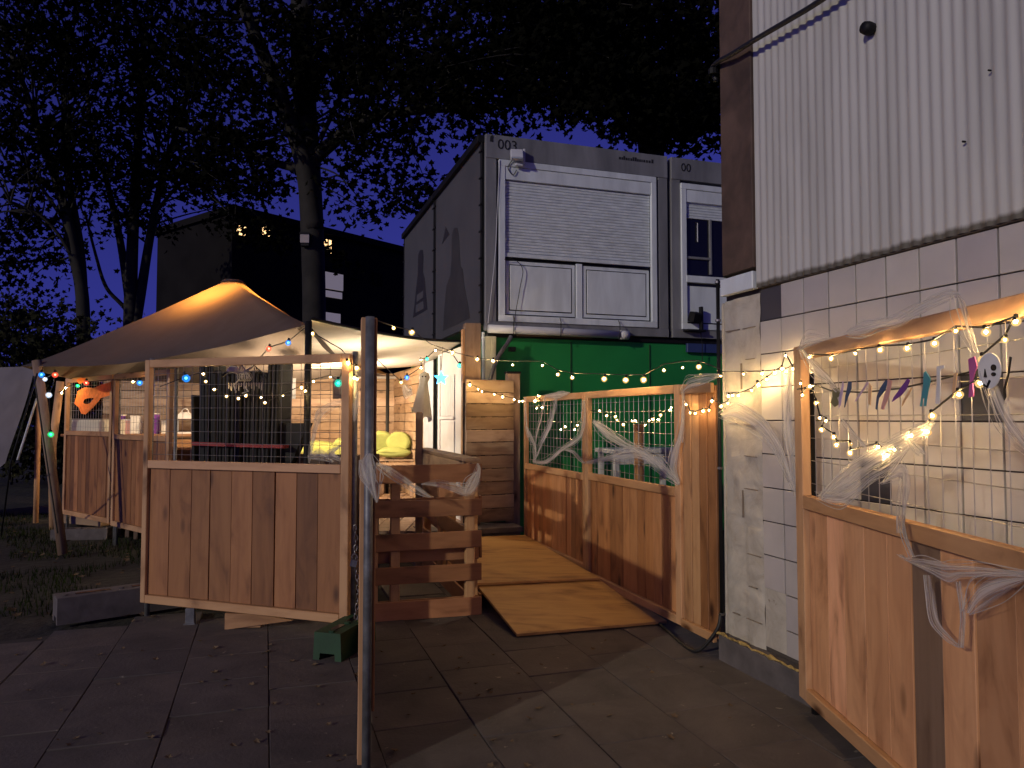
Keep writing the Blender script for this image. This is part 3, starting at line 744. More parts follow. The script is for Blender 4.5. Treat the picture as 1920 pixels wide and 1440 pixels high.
# step and terrace deck beyond
st = empty('back_step', (0, 0, 0), 0, 'grey step at the head of the ramp', 'step')
a = (FL + FR) / 2 + W_ * 0.28; bx('tread', (a.x - 0.05, a.y, 0.30), (1.25, 0.50, 0.06), M['concrete'], st, (0, 0, CRZ))
bx('riser', (a.x - 0.05, a.y, 0.14), (1.2, 0.44, 0.27), M['concrete'], st, (0, 0, CRZ))

# ================================================================== terrace
mb = MB(); mb.box((0, 0, 0), (1, 1, 1))
deck = empty('terrace_deck'); tag(deck, kind='structure')
DK0 = Vector((-5.2, 9.6, 0))
for i in range(26):
    x = -5.6 + i * 0.2; y0 = max(11.25 - 0.81 * (x + 6.5), 8.85)
    bx('deck_plank', (x + 0.05, (y0 + 14.4) / 2, 0.30), (0.19, 14.4 - y0, 0.04), M['old_v'], deck, None, 0.004)
    bx('deck_joist', (x + 0.05, (y0 + 14.4) / 2, 0.13), (0.06, 14.2 - y0, 0.29), M['col'], deck)
# plank walls
def plank_wall(p0, p1, z0, z1, h, label, mat='old_h', seed=1, group='plank walls of the terrace', split=0.0):
    p0 = Vector((p0[0], p0[1], 0)); p1 = Vector((p1[0], p1[1], 0)); d = p1 - p0; L = d.length
    e = empty('plank_wall', p0, math.atan2(d.y, d.x), label, 'wall', group); rr = random.Random(seed)
    z = z0
    while z < z1 - 0.03:
        hh = h * rr.uniform(0.92, 1.08); x = 0
        cuts = [0, L] if split == 0 else [0] + [L * (k + rr.uniform(-.2, .2)) / split for k in range(1, int(split))] + [L]
        for a, b in zip(cuts, cuts[1:]):
            bx('plank', ((a + b) / 2, rr.uniform(-.008, .008), z + hh / 2), (b - a - 0.006, 0.022, hh - 0.008), M[mat], e, (R(rr.uniform(-3, 5)), rr.uniform(-.004, .004), 0), 0.003)
        z += hh
    for x in (0.05, L * 0.5, L - 0.05):
        bx('stud', (x, 0.045, (z0 + z1) / 2), (0.07, 0.05, z1 - z0), M['old_v'], e)
    bx('backing', (L / 2, 0.075, (z0 + z1) / 2), (L, 0.01, z1 - z0), M['black'], e)
    return e, L
BW0, BW1 = Vector((-8.0, 14.6, 0)), Vector((-2.28, 14.5, 0))
plank_wall(BW0, BW1, 0.32, 2.42, 0.155, 'long back wall of weathered planks behind the benches', seed=3, split=2)
SW0, SW1 = Vector((-2.28, 14.5, 0)), Vector((-1.40, 11.9, 0))
plank_wall(SW0, SW1, 0.32, 2.5, 0.16, 'short side wall of weathered planks between back wall and white door', seed=9)
d = Vector((-1.12, 11.06, 0)) - Vector((-1.40, 11.9, 0))
sb_ = empty('grey_board', (-1.40, 11.9, 0), math.atan2(d.y, d.x), 'tall blue grey board standing between planks and white door', 'board')
bx('board_face', (0.43, 0.0, 1.42), (0.82, 0.03, 2.2), M['bluegrey'], sb_)
bx('edge_strip', (0.85, -0.02, 1.42), (0.03, 0.04, 2.2), M['black'], sb_)
# white door
d = Vector((-0.66, 9.7, 0)) - Vector((-1.10, 11.0, 0)); dl = d.length
dr_ = empty('white_door', (-1.10, 11.0, 0), math.atan2(d.y, d.x), 'white boarded door beside the hanging cloth ghost', 'door')
bx('leaf', (dl / 2, 0.02, 1.44), (dl, 0.03, 2.28), M['pvc'], dr_)
for i in range(8):
    bx('upper_board', (0.30 + i * 0.098, -0.004, 1.95), (0.09, 0.014, 0.56), M['pvc'], dr_)
bx('middle_rail', (0.64, -0.01, 1.645), (0.80, 0.03, 0.04), M['pvc'], dr_)
bx('lower_panel', (0.64, -0.003, 1.2), (0.78, 0.012, 0.80), M['pvc'], dr_)
bx('stile', (0.16, -0.006, 1.44), (0.10, 0.02, 2.2), M['pvc'], dr_)
# dark plank screen at the head of the ramp
PA, PB = PX(873, 800, 9.15), PX(963, 800, 9.45)
pwE, pwL = plank_wall(PA, PB, 0.36, 2.08, 0.155, 'dark plank screen with warm string lights at the head of the ramp', mat='old_h', seed=15)
po = empty('timber_post', PX(886, 800, 9.3) * Vector((1, 1, 0)), R(15), 'thick timber post rising behind the dark plank screen', 'post')
bx('post_shaft', (0, 0.05, 1.42), (0.20, 0.14, 2.82), M['old_v'], po); bx('pale_edge', (-0.118, 0.03, 1.75), (0.03, 0.10, 2.0), M['frame_v'], po)
po2 = empty('timber_post', PX(962, 800, 9.52) * Vector((1, 1, 0)), R(15), 'short timber post at the far edge of the dark plank screen', 'post')
bx('post_shaft', (0, 0.02, 1.1), (0.17, 0.10, 2.22), M['old_v'], po2)
bx('post_cap', (0, 0.02, 2.225), (0.19, 0.12, 0.025), M['black'], po2)
gp = empty('bent_pipe', CC + A_ * 0.1, CRZ, 'grey bent pipe beside the thick timber post', 'pipe')
mb = MB(); mb.tube(smoothpts([(-0.08, -0.12, 1.95), (-0.06, -0.14, 2.15), (0.03, -0.16, 2.42), (0.16, -0.18, 2.62), (0.22, -0.16, 2.72)]), 0.028, 8); mb.build('pipe', M['galv'], gp, smooth=True)
bx('bracket', (0.24, -0.14, 2.55), (0.08, 0.08, 0.06), M['black'], gp)

# upright pallets beside the ramp
def pallet(p0, p1, label, seed):
    p0 = Vector((p0[0], p0[1], 0)); p1 = Vector((p1[0], p1[1], 0)); d = p1 - p0; L = d.length
    e = empty('pallet', p0, math.atan2(d.y, d.x), label, 'pallet', 'pallets set upright beside the ramp'); rr = random.Random(seed)
    zs = [0.075, 0.36, 0.63, 0.90, 1.185]
    for i, z in enumerate(zs):
        bx('slat', (L / 2, -0.055 + rr.uniform(-.004, .004), z), (L, 0.022, 0.15 if i in (0, 4) else 0.138), M['pine_h'], e, (0, rr.uniform(-.008, .008), 0), 0.003)
    for x in (0.05, L * 0.24, L - 0.09):
        bx('bearer', (x, 0.0, 0.64), (0.075, 0.085, 1.18), M['frame_v'], e)
    for i, z in enumerate((0.08, 0.50, 0.92, 1.18)):
        bx('rear_slat', (L / 2, 0.055, z), (L, 0.022, 0.11), M['pine_h'], e, None, 0.003)
    return e
P0, P1 = PX(688, 1000, 6.15), PX(900, 1000, 6.4)
pallet(P0, P1, 'upright pallet facing the paving beside the gate leaf', 3)
q0 = Vector((P1.x - 0.05, P1.y + 0.08, 0)); q1 = q0 + Vector((-0.36, 1.14, 0))
def pallet_side(a, b, label, s): return pallet(b, a, label, s)
pallet_side(q0, q1, 'upright pallet along the edge of the ramp behind the front pallet', 8)
q2 = q1 + (q1 - q0).normalized() * 0.03; q3 = q2 + (q1 - q0)
pallet_side(q2, q3, 'farther upright pallet along the edge of the ramp', 12)
pl = empty('handrail_plank', (q3.x, q3.y, 0), math.atan2(q0.y - q3.y, q0.x - q3.x), 'old grey plank laid along the tops of the ramp pallets', 'plank')
ln = (q3 - q0).length; bx('plank_top', (ln / 2, -0.02, 1.285), (ln * 0.98, 0.16, 0.03), M['old_h'], pl); bx('plank_side', (ln / 2, -0.09, 1.20), (ln * 0.95, 0.025, 0.13), M['old_h'], pl)
tp = empty('thin_post', PX(786, 800, 8.25) * Vector((1, 1, 0)), 0.2, 'thin square post standing at the end of the ramp pallets', 'post')
bx('post_shaft', (0, 0, 0.85), (0.075, 0.075, 1.70), M['old_v'], tp); bx('post_top', (0, 0, 1.705), (0.06, 0.06, 0.012), M['frame_v'], tp)

# benches with cushions
def bench(p0, p1, z, label, n=5, depth=0.55, lean=True, group='pallet benches of the terrace'):
    p0 = Vector((p0[0], p0[1], 0)); p1 = Vector((p1[0], p1[1], 0)); d = p1 - p0; L = d.length
    e = empty('pallet_bench', p0, math.atan2(d.y, d.x), label, 'bench', group)
    for i in range(4):
        bx('seat_plank', (L / 2, 0.07 + i * depth / 4, z), (L, depth / 4 - 0.012, 0.03), M['old_h'], e)
    bx('front_board', (L / 2, 0.0, z - 0.10), (L, 0.025, 0.13), M['old_h'], e)
    for x in (0.06, L - 0.06):
        bx('leg', (x, 0.06, (z - 0.02 + 0.32) / 2), (0.09, 0.09, z - 0.32 - 0.03), M['old_v'], e); bx('leg', (x, depth - 0.06, (z - 0.02 + 0.32) / 2), (0.09, 0.09, z - 0.32 - 0.03), M['old_v'], e)
    if lean:
        w = L / n
        for i in range(n):
            bx('back_plank', (w * (i + 0.5), depth + 0.06, z + 0.20), (w - 0.02, 0.025, 0.40), M['old_v'], e, (R(-14), R((i * 37) % 5 - 2), 0))
    return e
bench(PX(530, 850, 13.2), PX(705, 850, 13.2), 0.93, 'bench under the lime seat pad along the back wall', 5, 0.6, False)
bench(PX(700, 858, 12.6), PX(780, 858, 12.6), 0.93, 'bench holding lime pillows in the corner of the plank walls', 3, 0.55, False)
bench(PX(795, 845, 10.4), PX(868, 862, 9.3), 1.10, 'bench with short leaning back planks in front of the white door', 5, 0.4, True)
def cushion(c, d, label, rz=0, rx=0, seed=0):
    bm = bmesh.new(); bmesh.ops.create_cube(bm, size=1.0); bmesh.ops.subdivide_edges(bm, edges=bm.edges[:], cuts=5, use_grid_fill=True)
    for v in bm.verts:
        x, y, z = v.co * 2
        k = (1 - abs(x) ** 4 * 0.28) * (1 - abs(y) ** 4 * 0.10)
        zz = z * (1 - 0.62 * max(abs(x), abs(y) if d[1] > d[2] else abs(x)) ** 3)
        nn = mnoise.noise(Vector((x * 1.7 + seed, y * 1.7, z * 1.7))) * 0.10
        v.co = Vector((x * (1 - 0.12 * abs(z)) * d[0] / 2, y * d[1] / 2 * (0.9 + nn), (zz + nn) * d[2] / 2))
    me = bpy.data.meshes.new('cushion'); bm.to_mesh(me); bm.free()
    e = empty('cushion', c, rz, label, 'cushion', 'lime cushions on the benches')
    o = link('cover', me, M['lime'], e, None, (rx, 0, 0), True)
    s = MB(); s.tube([(math.cos(a) * d[0] * 0.47, -d[1] * 0.02, math.sin(a) * d[2] * 0.40) for a in [i * math.pi / 12 for i in range(25)]], 0.008, 5, False); s.build('piping', M['lime'], e, None, (rx, 0, 0))
    return e
cushion(PX(586, 838, 13.3) + Vector((0, 0.1, -0.03)), (0.95, 0.34, 0.26), 'long lime seat pad on the back bench', 0, R(6), 1)
cushion(PX(640, 838, 13.3), (0.34, 0.30, 0.30), 'small lime pillow at the end of the long seat pad', 0.1, R(10), 3)
cushion(PX(716, 827, 12.9), (0.40, 0.22, 0.34), 'lime pillow half hidden behind the gate leaf', 0.2, R(8), 5)
cushion(PX(738, 848, 12.7), (0.58, 0.3, 0.17), 'flat lime pillow lying on the corner bench', 0.1, R(5), 7)
cushion(PX(749, 830, 12.85), (0.44, 0.20, 0.36), 'upright lime pillow leaning in the corner of the bench', -0.2, R(-8), 9)

# black bundle strapped together
bd = empty('black_bundle', PX(458, 800, 7.0) * Vector((1, 1, 0)), R(-8), 'tall black bundle of ribbed sheets bound with a red strap', 'bundle')
rr = random.Random(2)
nr = 20; wB_ = 0.78
for i in range(nr):
    x = -wB_ / 2 + wB_ * (i + 0.5) / nr
    top = 1.985 - (0.10 if 3 < i < 17 else 0.0) + rr.uniform(-0.025, 0.02)
    bx('ribbed_sheet', (x, rr.uniform(-.02, .02), top / 2 + 0.18), (wB_ / nr - 0.006, 0.26 + rr.uniform(-.04, .04), top - 0.36 + 0.36), M['black'], bd, (0, R(-1.5 + 3.0 * i / nr), 0), 0.008)
bx('side_sheet', (-wB_ / 2 - 0.03, -0.05, 0.98), (0.03, 0.16, 1.76), M['black'], bd, (0, R(-2), 0))
mb = MB(); mb.prism([(wB_ / 2, 1.60), (wB_ / 2 + 0.26, 1.60), (wB_ / 2 + 0.10, 1.22), (wB_ / 2, 1.15)], -0.06, 0.06); mb.build('flap', M['black'], bd)
mb = MB(); pts = [(-wB_ / 2 - 0.06, 0.18), (-wB_ / 2 - 0.06, -0.18), (wB_ / 2 + 0.04, -0.18), (wB_ / 2 + 0.04, 0.18)]
for (a, b) in zip(pts, pts[1:] + pts[:1]):
    M4 = None; c = ((a[0] + b[0]) / 2, (a[1] + b[1]) / 2, 1.40); dd = (abs(a[0] - b[0]) + 0.006, abs(a[1] - b[1]) + 0.006, 0.032)
    mb.box(c, dd)
mb.build('strap', M['red'], bd, None, (0, R(1.5), 0))
# low dark box right of it, seen through the wire
bk = empty('dark_crate', PX(600, 870, 7.2) * Vector((1, 1, 0)), R(-15), 'dark crate behind the wire of the front panel', 'crate')
for z in (0.42, 0.62, 0.82, 1.02, 1.20):
    bx('crate_slat', (0, -0.25, z), (1.0, 0.02, 0.17), M['col'], bk); bx('crate_slat', (0, 0.25, z), (1.0, 0.02, 0.17), M['col'], bk)
bx('crate_side', (-0.5, 0, 0.66), (0.02, 0.48, 1.28), M['col'], bk); bx('crate_side', (0.5, 0, 0.66), (0.02, 0.48, 1.28), M['col'], bk)
# counter and shelf at the far left, inside
ct = empty('serving_counter', PX(300, 840, 12.6) * Vector((1, 1, 0)), 0.0, 'wooden serving counter with pale planks under the tent', 'counter')
bx('counter_top', (0, 0, 1.36), (3.0, 0.6, 0.04), M['frame_h'], ct)
for i in range(6):
    bx('counter_plank', (0, -0.27, 0.44 + i * 0.155), (2.9, 0.022, 0.145), M['frame_h'], ct)
bx('counter_side', (1.44, 0, 0.83), (0.03, 0.5, 1.0), M['old_v'], ct); bx('counter_side', (-1.44, 0, 0.83), (0.03, 0.5, 1.0), M['old_v'], ct)
rr = random.Random(5)
for i, (px, hh, m, lab) in enumerate(((228, 0.30, 'violet', 'violet box'), (243, 0.22, 'pink', 'pink tin'), (258, 0.28, 'paper', 'pale carton'), (292, 0.32, 'violet', 'tall violet carton'), (316, 0.2, 'paper', 'short pale tin'))):
    q = PX(px, 780, 12.6); e = empty('shelf_box', (q.x, 12.55, 1.38), rr.uniform(-.3, .3), lab + ' standing on the serving counter', 'box', 'small goods on the counter')
    bx('carton', (0, 0, hh / 2), (0.15, 0.12, hh), M[m], e, None, 0.006); bx('lid', (0, 0, hh + 0.012), (0.156, 0.126, 0.022), M['paper'], e, None, 0.004)
q = PX(347, 770, 12.5)
la = empty('lantern', (q.x, 12.5, 1.38), 0.3, 'white house shaped lantern on the serving counter', 'lantern')
bx('base', (0, 0, 0.015), (0.30, 0.22, 0.03), M['pvc'], la)
for sx_ in (-1, 1):
    for sy_ in (-1, 1): bx('corner_post', (sx_ * 0.12, sy_ * 0.08, 0.14), (0.03, 0.03, 0.22), M['pvc'], la)
mb = MB(); mb.prism([(-0.16, 0.25), (0.16, 0.25), (0.06, 0.36), (-0.06, 0.36)], -0.11, 0.11); mb.build('roof', M['pvc'], la)
mb = MB(); mb.tube([(math.cos(a) * 0.05, 0, 0.36 + math.sin(a) * 0.06) for a in [i * math.pi / 8 for i in range(9)]], 0.009, 5); mb.build('handle', M['pvc'], la)
wb = empty('white_bench_box', PX(178, 800, 11.6) * Vector((1, 1, 0)), R(-25), 'white upholstered box behind the orange decorated panel', 'box')
bx('box_body', (0, 0, 1.42), (0.9, 0.4, 0.40), M['cloth'], wb, None, 0.03); bx('box_base', (0, 0, 0.62), (0.85, 0.36, 1.2), M['old_h'], wb)
wbd = empty('brown_cupboard', PX(338, 850, 9.2) * Vector((1, 1, 0)), R(-10), 'low brown cupboard behind the wire beside the black bundle', 'cupboard')
bx('carcass', (0, 0.1, 0.80), (0.46, 0.3, 0.96), M['frame_v'], wbd); bx('door_front', (0, -0.06, 1.04), (0.44, 0.02, 0.44), M['pine_h'], wbd); bx('door_front', (0, -0.06, 0.55), (0.44, 0.02, 0.46), M['frame_h'], wbd)

# ================================================================== tent
tA = Vector((-6.1, 9.25, 2.29)); tB = Vector((-1.84, 6.72, 2.50)); tE = Vector((-2.2, 13.2, 2.42)); tD = Vector((-7.2, 13.6, 2.35))
apex = PX(437, 531, 9.9)
def tent_roof(corners, ap, cap_r, m_out, m_cap, parent, dz=0.0):
    # corners in order; ridge lines sag from the peak, eaves are cut in catenaries
    for gi, (name, m, t0, t1) in enumerate((('cap', m_cap, 0.0, 0.22), ('canopy', m_out, 0.22, 1.0))):
        mb = MB(); nr_, ns = (4 if gi == 0 else 16), 18
        K = len(corners); ring = []
        for k in range(K):
            a, b = corners[k], corners[(k + 1) % K]
            for j in range(ns):
                u = j / ns; e = a.lerp(b, u); mid = 4 * u * (1 - u)
                c = sum(corners, Vector()) / K
                inward = (Vector((ap.x, ap.y, 0)) - Vector((e.x, e.y, 0))).normalized()
                e2 = e + inward * 0.16 * mid - Vector((0, 0, 0.12 * mid))
                ring.append((e2, math.atan2(e.y - ap.y, e.x - ap.x)))
        n_ = len(ring)
        for i in range(nr_ + 1):
            t = t0 + (t1 - t0) * i / nr_
            for (e2, ang) in ring:
                s = Vector((ap.x + math.cos(ang) * cap_r, ap.y + math.sin(ang) * cap_r, ap.z))
                p = s.lerp(e2, t)
                p.z = ap.z + (e2.z - ap.z) * (1 - (1 - t) ** 1.10) + dz
                p.z += 0.012 * mnoise.noise(Vector((p.x * 1.3, p.y * 1.3, 2)))
                mb.v.append(tuple(p))
        for i in range(nr_):
            for j in range(n_):
                mb.f.append((i * n_ + j, i * n_ + (j + 1) % n_, (i + 1) * n_ + (j + 1) % n_, (i + 1) * n_ + j))
        if gi == 0:
            mb.f.append(tuple(range(n_)))
        mb.build(name, m, parent, smooth=True, fix=False)
tent = empty('peaked_tent', (0, 0, 0), 0, 'dark canvas peaked tent with a glowing orange peak', 'tent')
tent_roof([tA, tB, tE, tD], apex, 0.14, M['canvas'], M['canvas'], tent)
# poles
for p, lab in ((tB, 'pole'), (tE, 'pole'), (tD, 'pole')):
    m2 = MB(); m2.tube([(p.x, p.y, 0.0), (p.x, p.y, p.z + 0.02)], 0.032, 10); m2.build('pole', M['black'], tent, smooth=True)
m2 = MB(); m2.lathe([(0.16, 0.0), (0.13, 0.035), (0.02, 0.05), (0.001, 0.05)], 14); m2.build('peak_ring', M['canvas'], tent, tuple(apex + Vector((0, 0, 0.0))), None, True)
# timber leg frame at the front left corner
lf = empty('tent_post', (tA.x, tA.y, 0), 0, 'stout leaning timber leg holding the tent corner', 'post', 'timber legs of the tent corner')
g = GZ(118, 1040); mb = MB(); mb.tube([PX(69, 676, 9.15) - Vector((tA.x, tA.y, 0)), g - Vector((tA.x, tA.y, 0))], 0.055, 10); mb.build('leg_shaft', M['old_v'], lf, smooth=True)
mb = MB(); mb.tube([PX(64, 705, 9.05) - Vector((tA.x, tA.y, 0)), PX(108, 1000, 8.9) - Vector((tA.x, tA.y, 0))], 0.010, 6); mb.build('guy_strap', M['black'], lf)
q = PX(72, 800, 12.0); l2 = empty('tent_post', (q.x, q.y, 0), 0, 'thin upright timber leg lit warm beside the leaning leg', 'post', 'timber legs of the tent corner')
mb = MB(); mb.tube([(0, 0, -0.03), (0, 0, 2.35)], 0.04, 9); mb.build('leg_shaft', M['frame_v'], l2, smooth=True)
q = PX(105, 800, 11.3); l3 = empty('tent_post', (q.x, q.y, 0), 0, 'upright timber leg beside the orange decorated panel', 'post', 'timber legs of the tent corner')
mb = MB(); mb.tube([(0, 0, -0.03), (-0.05, 0, 1.2), (0.05, 0, 2.2)], 0.055, 9); mb.build('leg_shaft', M['frame_v'], l3, smooth=True)
mb = MB(); a, b = PX(69, 748, 9.6), PX(33, 862, 9.0); a2 = b + (b - a) * 0.25; mb.tube([a, b], 0.014, 8)
tag(mb.build('tent_strut', M['pvc'], smooth=True), 'thin white strut slanting down from the tent corner', 'strut')
mb = MB(); a, b = PX(40, 790, 8.6), GZ(2, 1005); mb.tube([PX(70, 700, 9.0), PX(20, 870, 8.7), b], 0.012, 6)
tag(mb.build('guy_rope', M['black'], smooth=True), 'dark guy rope running from the tent corner to the lawn', 'rope')
# grey side tarp running off to the left
mb = MB(); na, nb = 14, 14
ta, tb_, tc_, td = PX(66, 686, 11.7), PX(-150, 694, 13.2), PX(-150, 1010, 12.6), PX(24, 868, 11.5)
for i in range(na + 1):
    for j in range(nb + 1):
        u, v = i / na, j / nb
        p = ta.lerp(tb_, u).lerp(td.lerp(tc_, u), v)
        if v > 0: p.x -= 0.15 * math.sin(v * math.pi * 0.5) * (1 - u) * 0.6
        p.y += 0.05 * math.sin(u * 9 + v * 4); mb.v.append(tuple(p))
for i in range(na):
    for j in range(nb): a = i * (nb + 1) + j; mb.f.append((a, a + nb + 1, a + nb + 2, a + 1))
tag(mb.build('side_tarp', M['tarp'], smooth=True, fix=False), 'grey tarpaulin sheet hanging off the side of the tent', 'tarp')
# pale flat canopy between tent and container
cn = empty('pale_canopy', (0, 0, 0), 0, 'cream canopy sheet between the tent and the container, lit from below', 'canopy')
cC = PX(868, 640, 9.75); cF = Vector((-2.15, 14.45, 2.62)); cE = Vector((-5.5, 14.3, 2.5)); cB_ = tB + Vector((0.02, 0.02, 0.05))
mb = MB(); na = 18
for i in range(na + 1):
    for j in range(na + 1):
        u, v = i / na, j / na
        p = cB_.lerp(cC, u).lerp((tE + Vector((-1.6, 0.9, 0.12))).lerp(cF, u), v)
        p.z -= 0.10 * (4 * u * (1 - u)) * (1 - v * 0.5) * 0.5 + 0.10 * 4 * v * (1 - v) - 0.05 * math.sin(v * 9) * 0.3
        mb.v.append(tuple(p))
for i in range(na):
    for j in range(na): a = i * (na + 1) + j; mb.f.append((a, a + na + 1, a + na + 2, a + 1))
mb.build('sheet', M['liner'], cn, smooth=True, fix=False)
mb = MB(); mb.tube([cB_.lerp(cC, i / na) - Vector((0, 0, 0.05 * (4 * i / na * (1 - i / na)) )) for i in range(na + 1)], 0.016, 6); mb.build('hem', M['black'], cn, smooth=True)
mb = MB(); mb.tube([(-5.4, 14.2, 2.42), (-2.2, 14.3, 2.42)], 0.03, 8); mb.build('back_beam', M['pvc'], cn, smooth=True)
# lamps hanging under the roofs: they light the terrace
M['shade'] = plain('shade_metal', (0.35, 0.35, 0.34), 0.6)
M['b_lamp'] = glow('lamp_bulb', WARM, 25.0)
def hanging_lamp(loc, drop, power, label, col=(1.0, 0.66, 0.36), r=0.035, shade='back', aim=0.0):
    e = empty('hanging_lamp', loc, 0, label, 'lamp', 'lamps hanging under the tent roofs')
    m2 = MB(); m2.tube([(0, 0, 0.06), (0, 0, drop)], 0.006, 5); m2.build('flex', M['cable'], e)
    m2 = MB(); m2.lathe([(0.001, 0.06), (0.03, 0.055), (0.034, 0.02), (0.025, 0.0)], 10); m2.build('holder', M['black'], e, None, None, True)
    m2 = MB(); m2.lathe([(0.001, -0.09), (0.03, -0.08), (0.042, -0.045), (0.03, -0.01), (0.02, 0.0)], 12); m2.build('bulb', M['b_lamp'], e, None, None, True)
    m2 = MB(); n_ = 14
    if shade == 'up':
        m2.lathe([(0.001, -0.22), (0.06, -0.215), (0.12, -0.18), (0.15, -0.10)], 16)
    else:
        for z in (-0.30, 0.03):
            for k in range(n_ + 1):
                a = R(180 + 15) + R(150) * k / n_
                m2.v.append((0.14 * math.cos(a), 0.14 * math.sin(a), z))
        for k in range(n_): m2.f.append((k, k + 1, k + 2 + n_, k + 1 + n_))
        b_ = len(m2.v); m2.v.append((0, 0, -0.30)); m2.f += [(b_, k + 1, k) for k in range(n_)]
    m2.build('added_shade', M['shade'], e, None, (0, 0, aim), True, fix=False)  # shade added to keep the lamp's light off the ground outside
    L = bpy.data.lights.new('lamp_light', 'POINT'); L.energy = power; L.color = col; L.shadow_soft_size = r
    lo_ = bpy.data.objects.new('lamp_light', L); COL.objects.link(lo_); lo_.parent = e; lo_.location = (0, 0, -0.13)
    return e
hanging_lamp((apex.x, apex.y, apex.z - 0.50), 0.44, 1300, 'lamp hanging under the tent peak', r=0.10, shade='up')
hanging_lamp((-3.6, 12.0, 2.25), 0.25, 340, 'lamp hanging before the back plank wall')
hanging_lamp((-1.69, 8.7, 2.05), 0.50, 80, 'added fill lamp hidden under the pale canopy behind the gate leaf', (1.0, 0.80, 0.56), r=0.05, shade='up').scale = (0.6, 0.6, 0.6)  # unseen lamp added to brighten the canopy underside
hanging_lamp((-2.45, 10.8, 2.22), 0.25, 230, 'lamp hanging near the white door', (1.0, 0.78, 0.55), aim=R(-25))

# ================================================================== string lights
def globe_mesh(r):
    mb = MB(); mb.lathe([(0.0005, -2.55 * r), (0.7 * r, -2.35 * r), (1.25 * r, -1.7 * r), (1.4 * r, -1.05 * r), (1.1 * r, -0.35 * r), (0.6 * r, 0.05 * r)], 10)
    me = mb.mesh('halo_globe'); [setattr(p, 'use_smooth', True) for p in me.polygons]; return me
def bulb_mesh(r):
    mb = MB(); z0 = -1.2 * r / 0.55; mb.lathe([(0.0005, z0 - r), (0.7 * r, z0 - 0.7 * r), (r, z0), (0.7 * r, z0 + 0.7 * r), (0.0005, z0 + r)], 8)
    me = mb.mesh('bulb'); [setattr(p, 'use_smooth', True) for p in me.polygons]; return me
def socket_mesh(r):
    mb = MB(); mb.lathe([(0.5 * r, -0.15 * r), (0.62 * r, 0.1 * r), (0.58 * r, 1.0 * r), (0.001, 1.25 * r)], 8)
    return mb.mesh('socket')
BM = {r: (bulb_mesh(r * 0.34), socket_mesh(r * 0.7), globe_mesh(r * 0.70)) for r in (0.011, 0.016, 0.022, 0.028, 0.036)}
def string_lights(label, pts, group='string lights', drop=0.02, cable=True, cr=0.004, name='string_light'):
    """pts: (world point or cable knot, colour or None, radius)"""
    o0 = Vector(pts[0][0]); e = empty(name, o0, 0, label, 'string light', group)
    mb = MB(); mb.tube([Vector(p[0]) - o0 + Vector((0, 0, drop if p[1] else 0)) for p in pts], cr, 5); mb.build('cord', M['cable'], e, smooth=True)
    rr = random.Random(len(label))
    for p, c, r in pts:
        if not c: continue
        b, s, gb = BM[r]; q = Vector(p) - o0 + Vector((0, 0, r))
        o = bpy.data.objects.new('bulb', b); COL.objects.link(o); o.parent = e; o.location = q; o.rotation_euler = (rr.uniform(-.3, .3), rr.uniform(-.3, .3), 0)
        if not b.materials: b.materials.append(M['b_warm'])
        o.material_slots[0].link = 'OBJECT'; o.material_slots[0].material = M['b_' + c]
        k = link('socket', s, M['black'], o)
        link('halo_globe', gb, M['g_' + c], o)
    return e
def lerpd(px, a, b):           # depth between two known ends
    t = (px - a[0]) / (b[0] - a[0]); iv = (1 - t) / a[1] + t / b[1]; return 1.0 / iv
# 1: from the gate leaf across to the timber post, then along the green wall to the tiled corner
A1 = [(690, 600, 1, .016), (738, 616, 1, .016), (773, 625, 1, .028), (808, 645, 0, 0), (848, 663, 1, .028), (895, 675, 1, .028), (925, 678, 1, .028)]
string_lights('warm festoon string from the gate leaf to the thick timber post', [(PX(x, y, lerpd(x, (690, 5.35), (925, 9.1))), 'warm' if k else None, r) for x, y, k, r in A1])
A2 = [(925, 676, 0, 0), (961, 685, 1, .016), (1017, 686, 1, .016), (1046, 703, 1, .022), (1073, 709, 1, .022), (1134, 712, 1, .028), (1174, 714, 1, .028), (1208, 714, 1, .028), (1245, 695, 1, .016), (1280, 690, 1, .011), (1310, 689, 1, .022), (1352, 706, 1, .011)]
string_lights('warm festoon string hanging in front of the green wall', [(PX(x, y, lerpd(x, (925, 9.2), (1352, 5.1))), 'warm' if k else None, r) for x, y, k, r in A2], drop=0.05)
# 2: wall to the top of the right hand panel
RPN = Vector((-1, 0, 0))
RPO = Vector((1.60, 3.0, 0))
def rp(px, py, off=0.0): return PL(px, py, RPO + RPN * off, RPN)
def wp(px, py, off=0.05): return PL(px, py, wallp(0, off), -U_)
A3 = [(wp(1352, 697), 0, 0), (wp(1394, 702), 1, .011), (wp(1430, 702), 1, .016), (wp(1474, 698), 1, .016)]
A3 += [(rp(x, y), k, r) for x, y, k, r in ((1517, 671, 1, .011), (1560, 674, 1, .016), (1605, 664, 1, .011), (1649, 658, 1, .016), (1702, 655, 1, .016), (1752, 646, 1, .016), (1792, 622, 1, .011), (1847, 625, 1, .016), (1905, 605, 1, .016))]
string_lights('warm string stretched from the tiled corner along the top of the cobwebbed panel', [(p, 'warm' if k else None, r) for p, k, r in A3])
